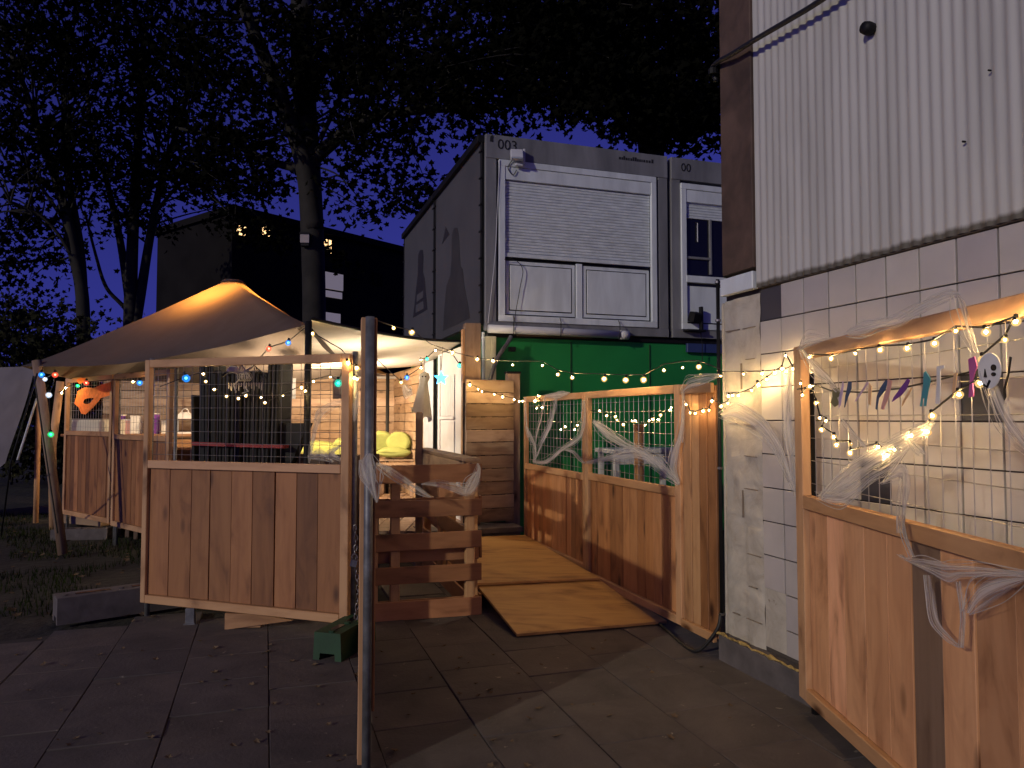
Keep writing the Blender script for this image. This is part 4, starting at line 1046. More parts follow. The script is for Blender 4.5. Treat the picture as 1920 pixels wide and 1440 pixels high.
# 3: low string on the ramp fence
FN = -U_
def fp_(px, py, off=0.05): return PL(px, py, fe(0, 0.02 + off), FN)
A4 = [(PX(x, y, lerpd(x, (880, 9.0), (985, 9.2))), 1, r) for x, y, r in ((881, 723, .028), (897, 730, .016), (904, 735, .016), (927, 740, .016), (942, 745, .022), (964, 750, .016), (974, 753, .016), (980, 753, .016))]
A4 += [(fp_(x, y), 1, r) for x, y, r in ((1003, 753, .022), (1009, 743, .016), (1016, 765, .016), (1006, 766, .011))]
string_lights('warm string dipping from the dark plank screen to the ramp fence', [(p, 'warm', r) for p, k, r in A4])
A5 = [(1051, 806, .011), (1060, 801, .016), (1077, 806, .011), (1082, 798, .016), (1098, 772, .016), (1124, 771, .016), (1137, 780, .016), (1153, 782, .016), (1157, 788, .011), (1168, 797, .016), (1185, 790, .011), (1192, 790, .016), (1210, 798, .011), (1217, 790, .011), (1224, 787, .016), (1234, 788, .011), (1238, 779, .016), (1255, 770, .011), (1259, 765, .011)]
string_lights('warm string sagging along the wire of the ramp fence', [(fp_(x, y, 0.0 if x > 1110 else 0.01), 'warm', r) for x, y, r in A5], drop=0.01, cr=0.003)
A6 = [(fp_(x, y, 0.07), k, r) for x, y, k, r in ((1287, 759, 1, .011), (1294, 775, 1, .011), (1304, 776, 1, .011), (1318, 772, 1, .016), (1330, 770, 1, .011), (1335, 753, 1, .016), (1352, 763, 1, .016))]
A6 += [(wp(x, y, 0.06), 1, r) for x, y, r in ((1365, 757, .011), (1366, 744, .016), (1373, 742, .011), (1385, 743, .016), (1410, 733, .011), (1421, 724, .022), (1438, 713, .016), (1453, 701, .016), (1466, 693, .016), (1473, 668, .011), (1486, 693, .016))]
string_lights('warm string climbing the tiled wall from the ramp fence', [(p, 'warm', r) for p, k, r in A6])
A7 = [(rp(x, y, 0.02), 1, r) for x, y, r in ((1502, 720, .011), (1504, 742, .011), (1520, 726, .016), (1530, 757, .016), (1537, 785, .011), (1549, 790, .011), (1541, 807, .016), (1564, 821, .016), (1570, 836, .016), (1594, 834, .011), (1595, 851, .016), (1645, 840, .016), (1664, 856, .016), (1677, 845, .011), (1708, 819, .016), (1740, 812, .016), (1747, 782, .016), (1797, 742, .016), (1838, 721, .016), (1842, 676, .016), (1886, 639, .011), (1903, 606, .011))]
string_lights('warm string drooping down and up across the cobwebbed panel', [(p, 'warm', r) for p, k, r in A7])
# 4: coloured strings of the tent
C1 = [(78, 704, 'blue', .036), (84, 712, 'white', .028), (103, 704, 'red', .036), (100, 722, None, 0), (92, 742, 'white', .036), (95, 816, 'green', .036)]
string_lights('coloured bulbs wound round the leaning tent leg', [(PX(x, y, 8.95), c, r) for x, y, c, r in C1], 'coloured string lights', cr=0.006)
C2 = [(108, 735, None, 0), (115, 738, 'tent', .022), (123, 728, 'tent', .022), (145, 724, 'green', .028), (162, 719, 'red', .036), (205, 712, None, 0), (250, 717, 'tent', .022), (262, 719, 'blue', .036)]
string_lights('coloured bulbs strung along the orange decorated panel', [(PX(x, y, lerpd(x, (108, 10.55), (262, 8.9))), c, r) for x, y, c, r in C2], 'coloured string lights', cr=0.006)
FNN = Vector((FP1.y - FP0.y, -(FP1.x - FP0.x), 0)).normalized()
def ff(px, py, off=0.05): return PL(px, py, Vector((FP0.x, FP0.y, 0)) + FNN * off, FNN)
C3 = [(300, 725, None, 0), (347, 711, 'blue', .036), (381, 702, 'warm', .016), (386, 716, 'warm', .016), (401, 731, 'warm', .016), (424, 744, 'warm', .016), (447, 748, 'warm', .016), (461, 743, 'warm', .016), (489, 746, 'warm', .011), (497, 756, 'warm', .016)]
string_lights('bulbs sagging in front of the black bundle', [(PX(x, y, 6.45), c, r) for x, y, c, r in C3], 'coloured string lights')
C4_ = [(497, 756, None, 0), (530, 742, 'warm', .011), (565, 728, 'warm', .022), (572, 734, 'warm', .016), (587, 716, 'warm', .016), (619, 708, 'warm', .016), (634, 720, 'teal', .036), (651, 682, 'warm', .022), (668, 692, 'warm', .022), (664, 711, 'warm', .022), (669, 712, 'warm', .016)]
string_lights('warm bulbs rising to the end post of the front panel', [(PX(x, y, 6.6 if x < 640 else 5.56), c, r) for x, y, c, r in C4_], 'coloured string lights')
C5 = [(490, 668, None, 0), (505, 655, 'red', .028), (541, 644, 'blue', .028), (575, 612, None, 0), (585, 627, 'warm', .028), (640, 655, None, 0), (670, 690, None, 0)]
string_lights('coloured bulbs under the near edge of the pale canopy', [(PX(x, y, 6.8), c, r) for x, y, c, r in C5], 'coloured string lights', cr=0.005)
C6 = [(700, 668, None, 0), (752, 718, 'warm', .028), (763, 709, 'blue', .036), (790, 691, 'warm', .028), (789, 676, 'warm', .022), (800, 674, 'teal', .028), (817, 658, 'warm', .022), (848, 663, None, 0), (862, 687, 'teal', .036)]
string_lights('coloured bulbs hung round the cloth ghost and white door', [(PX(x, y, 9.6), c, r) for x, y, c, r in C6], 'coloured string lights', cr=0.006)
# blue star lamp
sp_ = PX(827, 709, 9.5); stl = empty('star_lamp', sp_, 0.3, 'glowing blue star lamp before the white door', 'lamp')
mb = MB(); mb.prism([(math.cos(R(90 + 36 * i)) * (0.09 if i % 2 == 0 else 0.04), math.sin(R(90 + 36 * i)) * (0.09 if i % 2 == 0 else 0.04)) for i in range(10)], -0.02, 0.02)
M['b_star'] = glow('star_blue', (0.05, 0.42, 1.0), 7.0); mb.build('star', M['b_star'], stl)
bx('socket', (-0.08, 0.0, 0.06), (0.04, 0.04, 0.04), M['black'], stl); mb = MB(); mb.tube([(0, 0, 0.09), (0.02, 0, 0.4)], 0.004, 5); mb.build('cord', M['cable'], stl)

# ================================================================== cobwebs
def ribbon(parent, o0, pts, name='strand', wav=0.012, na=7):
    """pts: (world point, world half width vector length, across direction)"""
    P = [Vector(p[0]) for p in pts]; Wd = [p[1] for p in pts]
    # dense spline
    n = 7; out = []; wid = []
    for i in range(len(P) - 1):
        a = P[max(i - 1, 0)]; b = P[i]; c = P[i + 1]; d = P[min(i + 2, len(P) - 1)]
        for k in range(n):
            t = k / n; out.append(0.5 * ((2 * b) + (c - a) * t + (2 * a - 5 * b + 4 * c - d) * t * t + (3 * b - a - 3 * c + d) * t ** 3)); wid.append(Wd[i] * (1 - t) + Wd[i + 1] * t)
    out.append(P[-1]); wid.append(Wd[-1])
    nrm = pts[0][2]; me = bpy.data.meshes.new(name); vs = []; uv = []; length = 0.0; sd = random.random() * 50
    for i, p in enumerate(out):
        t = (out[min(i + 1, len(out) - 1)] - out[max(i - 1, 0)]).normalized(); ac = t.cross(nrm).normalized()
        if i: length += (p - out[i - 1]).length
        for j in range(na):
            s = j / (na - 1) * 2 - 1
            jag = 1 + 0.35 * mnoise.noise(Vector((length * 9 + sd, s * 1.5, sd)))
            q = p + ac * s * wid[i] * jag + nrm * (wav * mnoise.noise(Vector((length * 6, s * 2.2, sd))))
            vs.append(tuple(q - o0)); uv.append((j / (na - 1), length))
    fs = []
    for i in range(len(out) - 1):
        for j in range(na - 1):
            a = i * na + j; fs.append((a, a + 1, a + na + 1, a + na))
    me.from_pydata(vs, [], fs); me.update()
    ul = me.uv_layers.new(name='UVMap')
    for lp in me.loops: ul.data[lp.index].uv = uv[lp.vertex_index]
    return link(name, me, M['web'], parent, smooth=True)
def web(label, strands, fn, nrm, group='white cobweb gauze'):
    p0 = fn(strands[0][0][0], strands[0][0][1]); e = empty('cobweb', p0, 0, label, 'cobweb', group)
    for st_ in strands:
        pts = []
        for px, py, w in st_:
            p = fn(px, py); dep = p.y; pts.append((p, w * 0.5 / F_PX * dep * (0.3 if (px, py, w) in (st_[0], st_[-1]) else 1.0), nrm))
        ribbon(e, p0, [(p, w * 0.9, n_) for p, w, n_ in pts])
        P = [p for p, w, n_ in pts]
        for k in range(6):
            off = random.uniform(-1.3, 1.3); q = []
            for i, (p, w, n_) in enumerate(pts):
                t = (P[min(i + 1, len(P) - 1)] - P[max(i - 1, 0)]).normalized(); ac = t.cross(nrm).normalized()
                q.append((p + ac * w * off * random.uniform(0.5, 1.2) + nrm * 0.004 * k, max(0.0016, w * random.uniform(0.025, 0.09)), n_))
            ribbon(e, p0, q, na=4, wav=0.006)
    return e
TOW = Vector((0, -1, 0))
web('wide cobweb trailing over the wire of the panel by the tiled wall', [
    [(1540, 935, 46), (1590, 893, 52), (1650, 853, 44), (1720, 815, 40), (1752, 792, 24)],
    [(1535, 930, 40), (1580, 932, 40), (1630, 898, 26), (1670, 872, 28), (1705, 838, 24)],
    [(1655, 905, 16), (1690, 880, 30), (1700, 905, 34), (1694, 955, 18), (1692, 1000, 6)],
    [(1706, 824, 12), (1722, 842, 16), (1734, 852, 18)],
    [(1580, 785, 3), (1600, 812, 4), (1625, 838, 5)],
    [(1500, 655, 30), (1518, 640, 34), (1560, 633, 12)],
    [(1590, 625, 26), (1620, 618, 40), (1650, 610, 30), (1690, 600, 30), (1730, 575, 30), (1775, 556, 26), (1800, 552, 30)],
    [(1795, 552, 34), (1805, 580, 40), (1818, 625, 26), (1835, 662, 12)],
    [(1848, 695, 22), (1862, 730, 38), (1882, 775, 36), (1905, 812, 34), (1935, 850, 34)],
    [(1505, 655, 20), (1530, 690, 34), (1555, 712, 14), (1575, 735, 5)]], lambda x, y: rp(x, y, 0.035), RPN)
web('cobweb strung across the lower boards of the panel by the tiled wall', [
    [(1690, 1040, 6), (1705, 1052, 12), (1735, 1060, 30), (1775, 1074, 46), (1800, 1072, 30), (1850, 1072, 26), (1935, 1075, 20)],
    [(1935, 1082, 14), (1880, 1098, 40), (1840, 1120, 52), (1815, 1150, 34)],
    [(1742, 1078, 8), (1747, 1115, 26), (1755, 1165, 20), (1780, 1195, 12), (1806, 1214, 5)],
    [(1800, 1090, 16), (1806, 1150, 18), (1806, 1214, 6)],
    [(1692, 965, 8), (1698, 1005, 6), (1714, 1045, 5)]], lambda x, y: rp(x, y, 0.05), RPN)
web('cobweb hanging from the string lights on the tiled wall', [
    [(1352, 780, 34), (1380, 772, 44), (1420, 792, 44), (1450, 825, 34), (1472, 870, 26), (1492, 920, 16)],
    [(1485, 690, 16), (1478, 740, 30), (1476, 800, 38), (1484, 860, 30), (1494, 930, 14)],
    [(1420, 800, 20), (1455, 845, 14), (1480, 905, 12)]], lambda x, y: wp(x, y, 0.12), -U_)
web('cobweb knotted at the farther end of the ramp fence', [
    [(1046, 742, 18), (1040, 765, 22), (1032, 795, 20), (1016, 830, 16), (1002, 866, 14)],
    [(1024, 745, 8), (1016, 780, 6), (1006, 820, 8), (1004, 862, 10)],
    [(988, 800, 16), (994, 815, 22), (1003, 835, 12), (1004, 868, 12)],
    [(1000, 866, 14), (1026, 866, 14), (1050, 845, 10), (1080, 826, 14), (1094, 800, 16), (1097, 750, 4)],
    [(1055, 842, 8), (1075, 848, 10), (1088, 862, 10), (1097, 868, 12)],
    [(1022, 742, 16), (1050, 740, 20), (1068, 736, 10)],
    [(986, 745, 5), (987, 790, 6), (992, 820, 8)]], lambda x, y: fp_(x, y, 0.05), FN)
web('cobweb stretched across the nearer wire of the ramp fence', [
    [(1112, 790, 26), (1130, 805, 30), (1165, 830, 24), (1205, 850, 20), (1245, 882, 26), (1274, 908, 22)],
    [(1100, 867, 12), (1130, 862, 14), (1165, 855, 22), (1200, 852, 26), (1240, 872, 22), (1270, 900, 18)],
    [(1281, 760, 8), (1277, 810, 22), (1266, 850, 36), (1262, 880, 44), (1274, 908, 26)],
    [(1280, 735, 14), (1292, 722, 26), (1320, 714, 22), (1350, 704, 16)],
    [(1282, 735, 14), (1281, 780, 10), (1280, 830, 10)]], lambda x, y: fp_(x, y, 0.05), FN)
gw = [[(693, 850, 34), (690, 872, 42), (692, 895, 40), (698, 915, 26), (707, 942, 5)], [(676, 862, 14), (682, 890, 18), (692, 912, 14)]]
web('cobweb tied round the steel tube of the gate leaf', gw, lambda x, y: PX(x, y, 3.46), TOW)
web('torn cobweb stretched from the gate leaf over the front pallet', [
    [(704, 868, 14), (730, 882, 22), (760, 902, 18), (790, 922, 14), (808, 932, 6)],
    [(790, 908, 6), (820, 908, 14), (850, 914, 20), (875, 920, 24), (892, 905, 20), (898, 880, 10), (896, 868, 4)],
    [(872, 925, 26), (884, 905, 26), (894, 885, 14)]], lambda x, y: PX(x, y, 6.0), TOW)
web('cobweb arching behind the wire of the front panel', [
    [(648, 752, 8), (625, 758, 14), (600, 775, 18), (592, 800, 10), (584, 840, 8), (580, 868, 6)],
    [(578, 858, 26), (600, 852, 26), (625, 866, 12)], [(640, 835, 8), (620, 850, 20), (640, 862, 26)]], lambda x, y: PX(x, y, 6.1), TOW)
web('cobweb caught on the strings beside the gate leaf', [[(672, 735, 10), (667, 760, 14), (664, 790, 6)], [(757, 722, 24), (765, 738, 28), (772, 728, 10)]], lambda x, y: PX(x, y, 5.5 if x < 700 else 9.4), TOW)

# ================================================================== paper garland and skull
gl = empty('paper_garland', rp(1500, 735), 0, 'garland of coloured paper shapes on the wire panel', 'garland'); g0 = rp(1500, 735)
cordp = [(1495, 730), (1530, 722), (1560, 733), (1620, 736), (1690, 728), (1760, 712), (1820, 697), (1862, 685)]
mb = MB(); mb.tube([rp(x, y, 0.01) - g0 for x, y in cordp], 0.004, 5); mb.build('cord', M['cable'], gl)
def card(parent, o0, poly, m, off=0.02, name='paper_shape', th=0.003):
    pts = [rp(x, y, off) - o0 for x, y in poly]; n = len(pts); v2 = [p + RPN * th for p in pts]
    mb = MB(); mb.add(pts + v2, [tuple(range(n)), tuple(range(2 * n - 1, n - 1, -1))] + [(i, (i + 1) % n, (i + 1) % n + n, i + n) for i in range(n)])
    return mb.build(name, M[m], parent)
z6 = lambda P, ox=1600, oy=620: [(ox + x / 6, oy + y / 6) for x, y in P]
card(gl, g0, [(1561, 728), (1574, 727), (1575, 742), (1570, 746), (1574, 758), (1566, 763), (1558, 755), (1562, 744)], 'olive')
card(gl, g0, [(1592, 715), (1597, 716), (1597, 728), (1589, 748), (1584, 764), (1586, 742)], 'navy')
card(gl, g0, [(1581, 715), (1583, 722), (1577, 758), (1573, 766), (1575, 740)], 'lilac')
card(gl, g0, [(1627, 716), (1629, 718), (1606, 752), (1603, 753)], 'lilac')
card(gl, g0, [(1631, 718), (1635, 726), (1633, 760), (1629, 757), (1629, 730)], 'peach')
card(gl, g0, z6([(370, 555), (395, 570), (360, 670), (290, 760), (270, 890), (255, 880), (270, 740), (310, 640)]), 'navy')
card(gl, g0, z6([(395, 545), (440, 565), (405, 740), (345, 890), (315, 880), (350, 740), (385, 640)]), 'pink')
card(gl, g0, z6([(615, 540), (640, 560), (600, 660), (540, 730), (440, 800), (460, 750), (540, 640)]), 'violet')
card(gl, g0, z6([(650, 640), (668, 650), (580, 800), (550, 850), (560, 790)]), 'peach')
card(gl, g0, z6([(800, 470), (820, 455), (875, 540), (860, 620), (835, 740), (820, 850), (800, 850), (805, 750), (785, 770), (775, 855), (755, 850), (790, 640)]), 'teal')
card(gl, g0, z6([(945, 400), (1030, 390), (1030, 420), (985, 435), (985, 690), (975, 830), (930, 820), (945, 600)]), 'paper')
card(gl, g0, z6([(1140, 480), (1175, 470), (1150, 700), (1125, 760), (1120, 650)]), 'peach')
card(gl, g0, z6([(1300, 320), (1370, 290), (1400, 400), (1350, 560), (1360, 740), (1305, 750), (1320, 540)]), 'magenta')
card(gl, g0, z6([(1765, 290), (1785, 300), (1760, 480), (1715, 660), (1725, 740), (1680, 840), (1690, 760), (1695, 660), (1745, 480)]), 'black')
sk = empty('paper_skull', rp(1858, 690), 0, 'round white paper skull face hung on the wire panel', 'decoration'); k0 = rp(1858, 690)
cx_, cy_ = 1540, 430
card(sk, k0, z6([(cx_ + 128 * math.cos(R(a)) * (1.0), cy_ + (182 if math.sin(R(a)) < 0 else 225) * math.sin(R(a))) for a in range(0, 360, 15)]), 'paper', 0.045, 'face')
card(sk, k0, z6([(1582 + 28 * math.cos(R(a)), 415 + 36 * math.sin(R(a))) for a in range(0, 360, 30)]), 'black', 0.049, 'eye')
card(sk, k0, z6([(1582 + 24 * math.cos(R(a)), 490 + 22 * math.sin(R(a))) for a in range(0, 360, 30)]), 'black', 0.049, 'eye')
card(sk, k0, z6([(1485, 430), (1505, 525), (1475, 525)]), 'black', 0.049, 'nose')
mb = MB(); mb.tube([rp(*z6([(1470 + 0, 610)])[0], 0.05) - k0, rp(*z6([(1505, 635)])[0], 0.05) - k0, rp(*z6([(1535, 560)])[0], 0.05) - k0], 0.004, 5); mb.build('mouth', M['black'], sk)
card(sk, k0, z6([(1385, 455), (1420, 450), (1425, 520), (1395, 530)]), 'olive', 0.03, 'ear_strip')

# orange gauze on the left panel
LN = Vector((LP1.y - LP0.y, -(LP1.x - LP0.x), 0)).normalized()
def lpp(px, py, off=0.04): return PL(px, py, Vector((LP0.x, LP0.y, 0)) + LN * off, LN)
M['ogz'] = M['orange']
og = empty('orange_gauze', lpp(170, 745), 0, 'torn orange gauze stretched over the wire of the left panel', 'decoration'); o0 = lpp(170, 745)
def gz_sheet(poly, hole):
    # ring between an outer outline and a hole, gently crumpled
    n = len(poly); mb = MB(); k = 5
    for i in range(n):
        for j in range(k + 1):
            t = j / k; x = poly[i][0] * (1 - t) + hole[i][0] * t; y = poly[i][1] * (1 - t) + hole[i][1] * t
            p = lpp(x, y, 0.04 + 0.03 * mnoise.noise(Vector((x * 0.1, y * 0.1, 0)))); mb.v.append(tuple(p - o0))
    for i in range(n):
        for j in range(k):
            a = i * (k + 1) + j; b = ((i + 1) % n) * (k + 1) + j; mb.f.append((a, b, b + 1, a + 1))
    return mb
zz5 = lambda P: [(x / 6.857, 640 + y / 6.857) for x, y in P]
outer = zz5([(955, 800), (1000, 640), (1090, 590), (1200, 600), (1300, 560), (1425, 520), (1425, 690), (1300, 730), (1200, 850), (1100, 940), (1045, 930), (1010, 850)])
hole = zz5([(1070, 790), (1075, 765), (1090, 745), (1120, 735), (1150, 728), (1205, 728), (1200, 745), (1180, 760), (1165, 785), (1140, 800), (1110, 805), (1090, 800)])
gz_sheet(outer, hole).build('gauze_sheet', M['orange'], og, smooth=True, fix=False)
gz_sheet(zz5([(985, 500), (1000, 480), (1040, 470), (1080, 470), (1110, 480), (1120, 510), (1110, 530), (1080, 540), (1050, 545), (1020, 540), (1000, 530), (990, 515)]), zz5([(1050, 510)] * 12)).build('gauze_knot', M['orange'], og, smooth=True, fix=False)

# hanging cloth ghost
gp0 = PX(796, 702, 9.3); gh = empty('cloth_ghost', gp0, 0.0, 'white cloth ghost hanging before the blue grey board', 'decoration')
mb = MB(); n_ = 20; prof = [(0.012, 0.03), (0.055, 0.012), (0.072, -0.04), (0.052, -0.10), (0.062, -0.18), (0.085, -0.30), (0.105, -0.42), (0.13, -0.50)]
for i, (r, z) in enumerate(prof):
    for k in range(n_):
        a = 2 * math.pi * k / n_; f = 1 + (0.16 * math.sin(a * 5 + i * 0.3) * min(1, i / 4))
        mb.v.append((r * f * math.cos(a) - 0.05 * (i / 7) ** 1.4, r * f * math.sin(a) * 0.7, z - (0.07 * (math.sin(a * 3) * 0.5 + math.cos(a)) if i == 7 else 0)))
for i in range(len(prof) - 1):
    for k in range(n_): mb.f.append((i * n_ + k, i * n_ + (k + 1) % n_, (i + 1) * n_ + (k + 1) % n_, (i + 1) * n_ + k))
mb.build('sheet', M['cloth'], gh, smooth=True, fix=False)
mb = MB(); mb.tube([(0, 0, 0.02), (0, 0, 0.2)], 0.003, 4); mb.build('thread', M['cable'], gh)
for sx_ in (-0.02, 0.02): m2 = MB(); m2.lathe([(0.001, -0.012), (0.01, -0.008), (0.01, 0.008), (0.001, 0.012)], 8); m2.build('eye', M['black'], gh, (sx_, -0.052, -0.03), (R(90), 0, 0))

# small bird skeleton perched above the bundle
sb0 = PX(445, 700, 6.2); bs = empty('bird_skeleton', sb0, R(-20), 'small pale bird skeleton hanging above the black bundle', 'decoration')
mb = MB(); mb.tube([(-0.10, 0, 0.02), (-0.06, 0, 0.035), (-0.02, 0, 0.03), (0.01, 0, 0.0)], [0.012, 0.03, 0.032, 0.012], 9); mb.build('skull', M['bone'], bs, smooth=True)
mb = MB(); mb.tube([(-0.09, 0, 0.02), (-0.14, 0, -0.01), (-0.16, 0, -0.04)], [0.012, 0.009, 0.002], 7); mb.build('beak', M['black'], bs, smooth=True)
mb = MB(); mb.tube(smoothpts([(0.0, 0, 0.01), (0.05, 0, 0.0), (0.10, 0, 0.02), (0.16, 0, 0.06)]), 0.009, 6)
for i in range(6):
    x = 0.03 + i * 0.018
    mb.tube([(x, math.sin(a) * 0.035, -0.03 + math.cos(a) * 0.035) for a in [R(k * 30) for k in range(13)]], 0.004, 4, False)
mb.build('ribcage', M['bone'], bs, smooth=True)
for s_ in (-1, 1):
    mb = MB(); mb.tube([(0.05, s_ * 0.03, -0.05), (0.02 + 0.02 * s_, s_ * 0.04, -0.10), (0.05 + 0.03 * s_, s_ * 0.04, -0.15), (0.02, s_ * 0.04, -0.165)], 0.006, 5); mb.build('leg', M['bone'], bs)
    mb = MB(); mb.tube([(0.04, s_ * 0.03, 0.01), (0.10, s_ * 0.08, 0.07), (0.17, s_ * 0.10, 0.01)], 0.006, 5)
    for k in range(4): mb.tube([(0.10 + 0.02 * k, s_ * (0.08 + 0.006 * k), 0.06 - 0.015 * k), (0.13 + 0.03 * k, s_ * 0.1, -0.05)], 0.004, 4)
    mb.build('wing', M['bone' if s_ < 0 else 'black'], bs)
# row of small hanging teeth under it
th = empty('bone_fringe', PX(460, 722, 6.45), R(-18), 'fringe of small pale bones hanging on the black bundle', 'decoration')
mb = MB(); mb.tube([(-0.18, 0, 0.02), (0.18, 0, 0.02)], 0.004, 5); mb.build('cord', M['cable'], th)
for i in range(14):
    mb = MB(); h = 0.05 + 0.02 * math.sin(i * 2.1); mb.tube([(-0.17 + i * 0.026, 0, 0.02), (-0.17 + i * 0.026, 0, 0.02 - h)], [0.006, 0.004], 5); mb.build('bone', M['bone'], th)

# ================================================================== chain and padlock on the gate leaf
cx0 = PX(669, 985, 5.28)
ch = empty('chain', cx0, 0, 'steel chain with padlock hanging between front panel and gate leaf', 'chain')
def linkm():
    mb = MB(); pts = []
    for i in range(13):
        a = 2 * math.pi * i / 12; pts.append((0.011 * math.cos(a), 0, 0.024 * math.sin(a)))
    mb.tube(pts, 0.0045, 5, False); me = mb.mesh('link'); [setattr(p, 'use_smooth', True) for p in me.polygons]; return me
lm = linkm()
zt = 0.0
for i in range(19):
    z = -0.02 - i * 0.034
    link('chain_link', lm, M['steel'], ch, (0.008 * math.sin(i * 0.6) - 0.012 + (0.02 if i > 6 else 0), 0.0, z), (R(6 * math.sin(i)), R(8 * math.sin(i * 1.7)), R(90) * (i % 2)))
for i in range(5):
    link('chain_link', lm, M['steel'], ch, (0.03, 0.012, -0.03 - i * 0.034), (0, R(8), R(90) * (i % 2) + 0.5))
mb = MB(); mb.tube([(0.02, 0.0, 0.0), (0.08, -0.05, 0.012), (0.13, -0.04, 0.03)], 0.008, 6); mb.build('hook', M['black'], ch, smooth=True)
bx('padlock_body', (-0.01, -0.02, -0.26), (0.055, 0.03, 0.06), M['steel'], ch, (0, R(12), 0), 0.008)
mb = MB(); mb.tube([(0.02 * math.cos(a) - 0.01, -0.02, -0.225 + 0.03 * math.sin(a)) for a in [i * math.pi / 8 for i in range(9)]], 0.005, 6); mb.build('shackle', M['steel'], ch)

# ================================================================== blocks and scraps at ground level
def foot_block(c, rz, L, W, H, m, label, group=None):
    e = empty('ballast_block', c, rz, label, 'ballast block', group)
    mb = MB(); mb.prism([(-W / 2, 0.0), (-W * 0.28, 0.0), (-W * 0.26, 0.05), (W * 0.26, 0.05), (W * 0.28, 0.0), (W / 2, 0.0), (W * 0.46, H), (-W * 0.46, H)], 0, L); mb.build('block', M[m], e)
    for k, (y0, y1) in enumerate(((0.14 * L, 0.40 * L), (0.56 * L, 0.84 * L))):
        bx('slot', (0, (y0 + y1) / 2, H + 0.001), (W * 0.22, y1 - y0, 0.006), M['void'], e)
    for y0 in (0.06 * L, 0.48 * L, 0.93 * L):
        m2 = MB(); m2.lathe([(0.024, 0.0), (0.024, 0.012), (0.001, 0.012)], 8); m2.build('stud', M[m], e, (0.02, y0, H))
    return e
g = GZ(613, 1240); foot_block(Vector((g.x, g.y, 0.0)), R(-16), 0.52, 0.215, 0.19, 'greenblock', 'dark green plastic fence foot under the end of the front panel', 'fence feet')
g = GZ(88, 1174); g2 = PX(300, 900, 6.5) * Vector((1, 1, 0)); d = g2 - g
foot_block(Vector((g.x, g.y + 0.1, 0.0)), math.atan2(d.y, d.x) - R(90), 1.0, 0.24, 0.21, 'concrete', 'grey concrete fence foot lying at the edge of the lawn', 'fence feet')
g = GZ(100, 1008); foot_block(Vector((g.x, g.y, -0.03)), R(-80), 0.72, 0.22, 0.15, 'concrete', 'concrete fence foot under the orange decorated panel', 'fence feet')
g = GZ(0, 965); foot_block(Vector((g.x + 0.4, g.y + 0.4, -0.03)), R(-85), 1.2, 0.2, 0.12, 'concrete', 'pale kerb stone lying behind the tent leg', 'fence feet')
# grey stub and pale board under the front panel
e = empty('metal_prop', GZ(357, 1170), 0.2, 'small grey metal foot under the front panel', 'prop'); bx('stub', (0, 0, 0.065), (0.07, 0.06, 0.13), M['galv'], e); bx('foot_plate', (0, 0, 0.006), (0.09, 0.09, 0.012), M['galv'], e)
g = GZ(421, 1181); e = empty('wood_offcut', Vector((g.x, g.y, 0)), math.atan2(0.3, 1.0) * 0.3, 'pale wedge shaped wood offcut under the front panel', 'offcut')
mb = MB(); mb.prism([(0, 0.0), (0.52, 0.06), (0.24, 0.115), (0.0, 0.125)], 0, 0.03); mb.build('offcut_board', M['frame_h'], e)
bx('offcut_block', (0.14, 0.05, 0.03), (0.26, 0.06, 0.05), M['frame_h'], e)
# metal scraps by the pallet foot
e = empty('scrap_bracket', GZ(732, 1150), 0.3, 'rusty bracket lying at the foot of the front pallet', 'bracket')
mb = MB(); mb.tube([(-0.12, 0, 0.01), (-0.06, 0.02, 0.02), (0.0, 0, 0.05), (0.07, 0.01, 0.06), (0.03, -0.03, 0.012), (-0.05, -0.03, 0.012)], 0.010, 6); mb.build('rod', M['col'], e, smooth=True); bx('plate', (-0.12, 0, 0.012), (0.06, 0.05, 0.012), M['steel'], e)
# fallen leaves on the paving and lawn
LEAF = [(0, 0), (0.18, -0.10), (0.42, -0.02), (0.30, 0.22), (0.52, 0.50), (0.24, 0.52), (0.0, 1.0), (-0.24, 0.52), (-0.52, 0.50), (-0.30, 0.22), (-0.42, -0.02), (-0.18, -0.10)]
def leaves_mesh(items, curl=0.12):
    mb = MB()
    for (p, size, rot) in items:
        b = len(mb.v)
        mb.v.append(tuple(Vector(p) + rot @ Vector((0, 0.42 * size, -curl * size))))
        for (x, y) in LEAF:
            mb.v.append(tuple(Vector(p) + rot @ Vector((x * size, y * size, curl * size * (abs(x) + abs(y - 0.4))))))
        n = len(LEAF)
        for k in range(n): mb.f.append((b, b + 1 + k, b + 1 + (k + 1) % n))
    return mb
from mathutils import Euler
rl = random.Random(77); items = []
for i in range(420):
    if i < 300: x, y = rl.uniform(-9.5, -2.6), rl.uniform(6.0, 12.5)
    else: x, y = rl.uniform(-3.8, 1.3), rl.uniform(3.2, 5.6)
    sz = rl.uniform(0.03, 0.08) if i < 300 else rl.uniform(0.02, 0.05)
    items.append(((x, y, 0.012), sz, Euler((rl.uniform(-.35, .35), rl.uniform(-.35, .35), rl.uniform(0, 6.3))).to_matrix()))
tag(leaves_mesh(items).build('fallen_leaves', M['litter'], fix=False), 'fallen autumn leaves scattered over lawn and paving', 'leaves', kind='stuff')
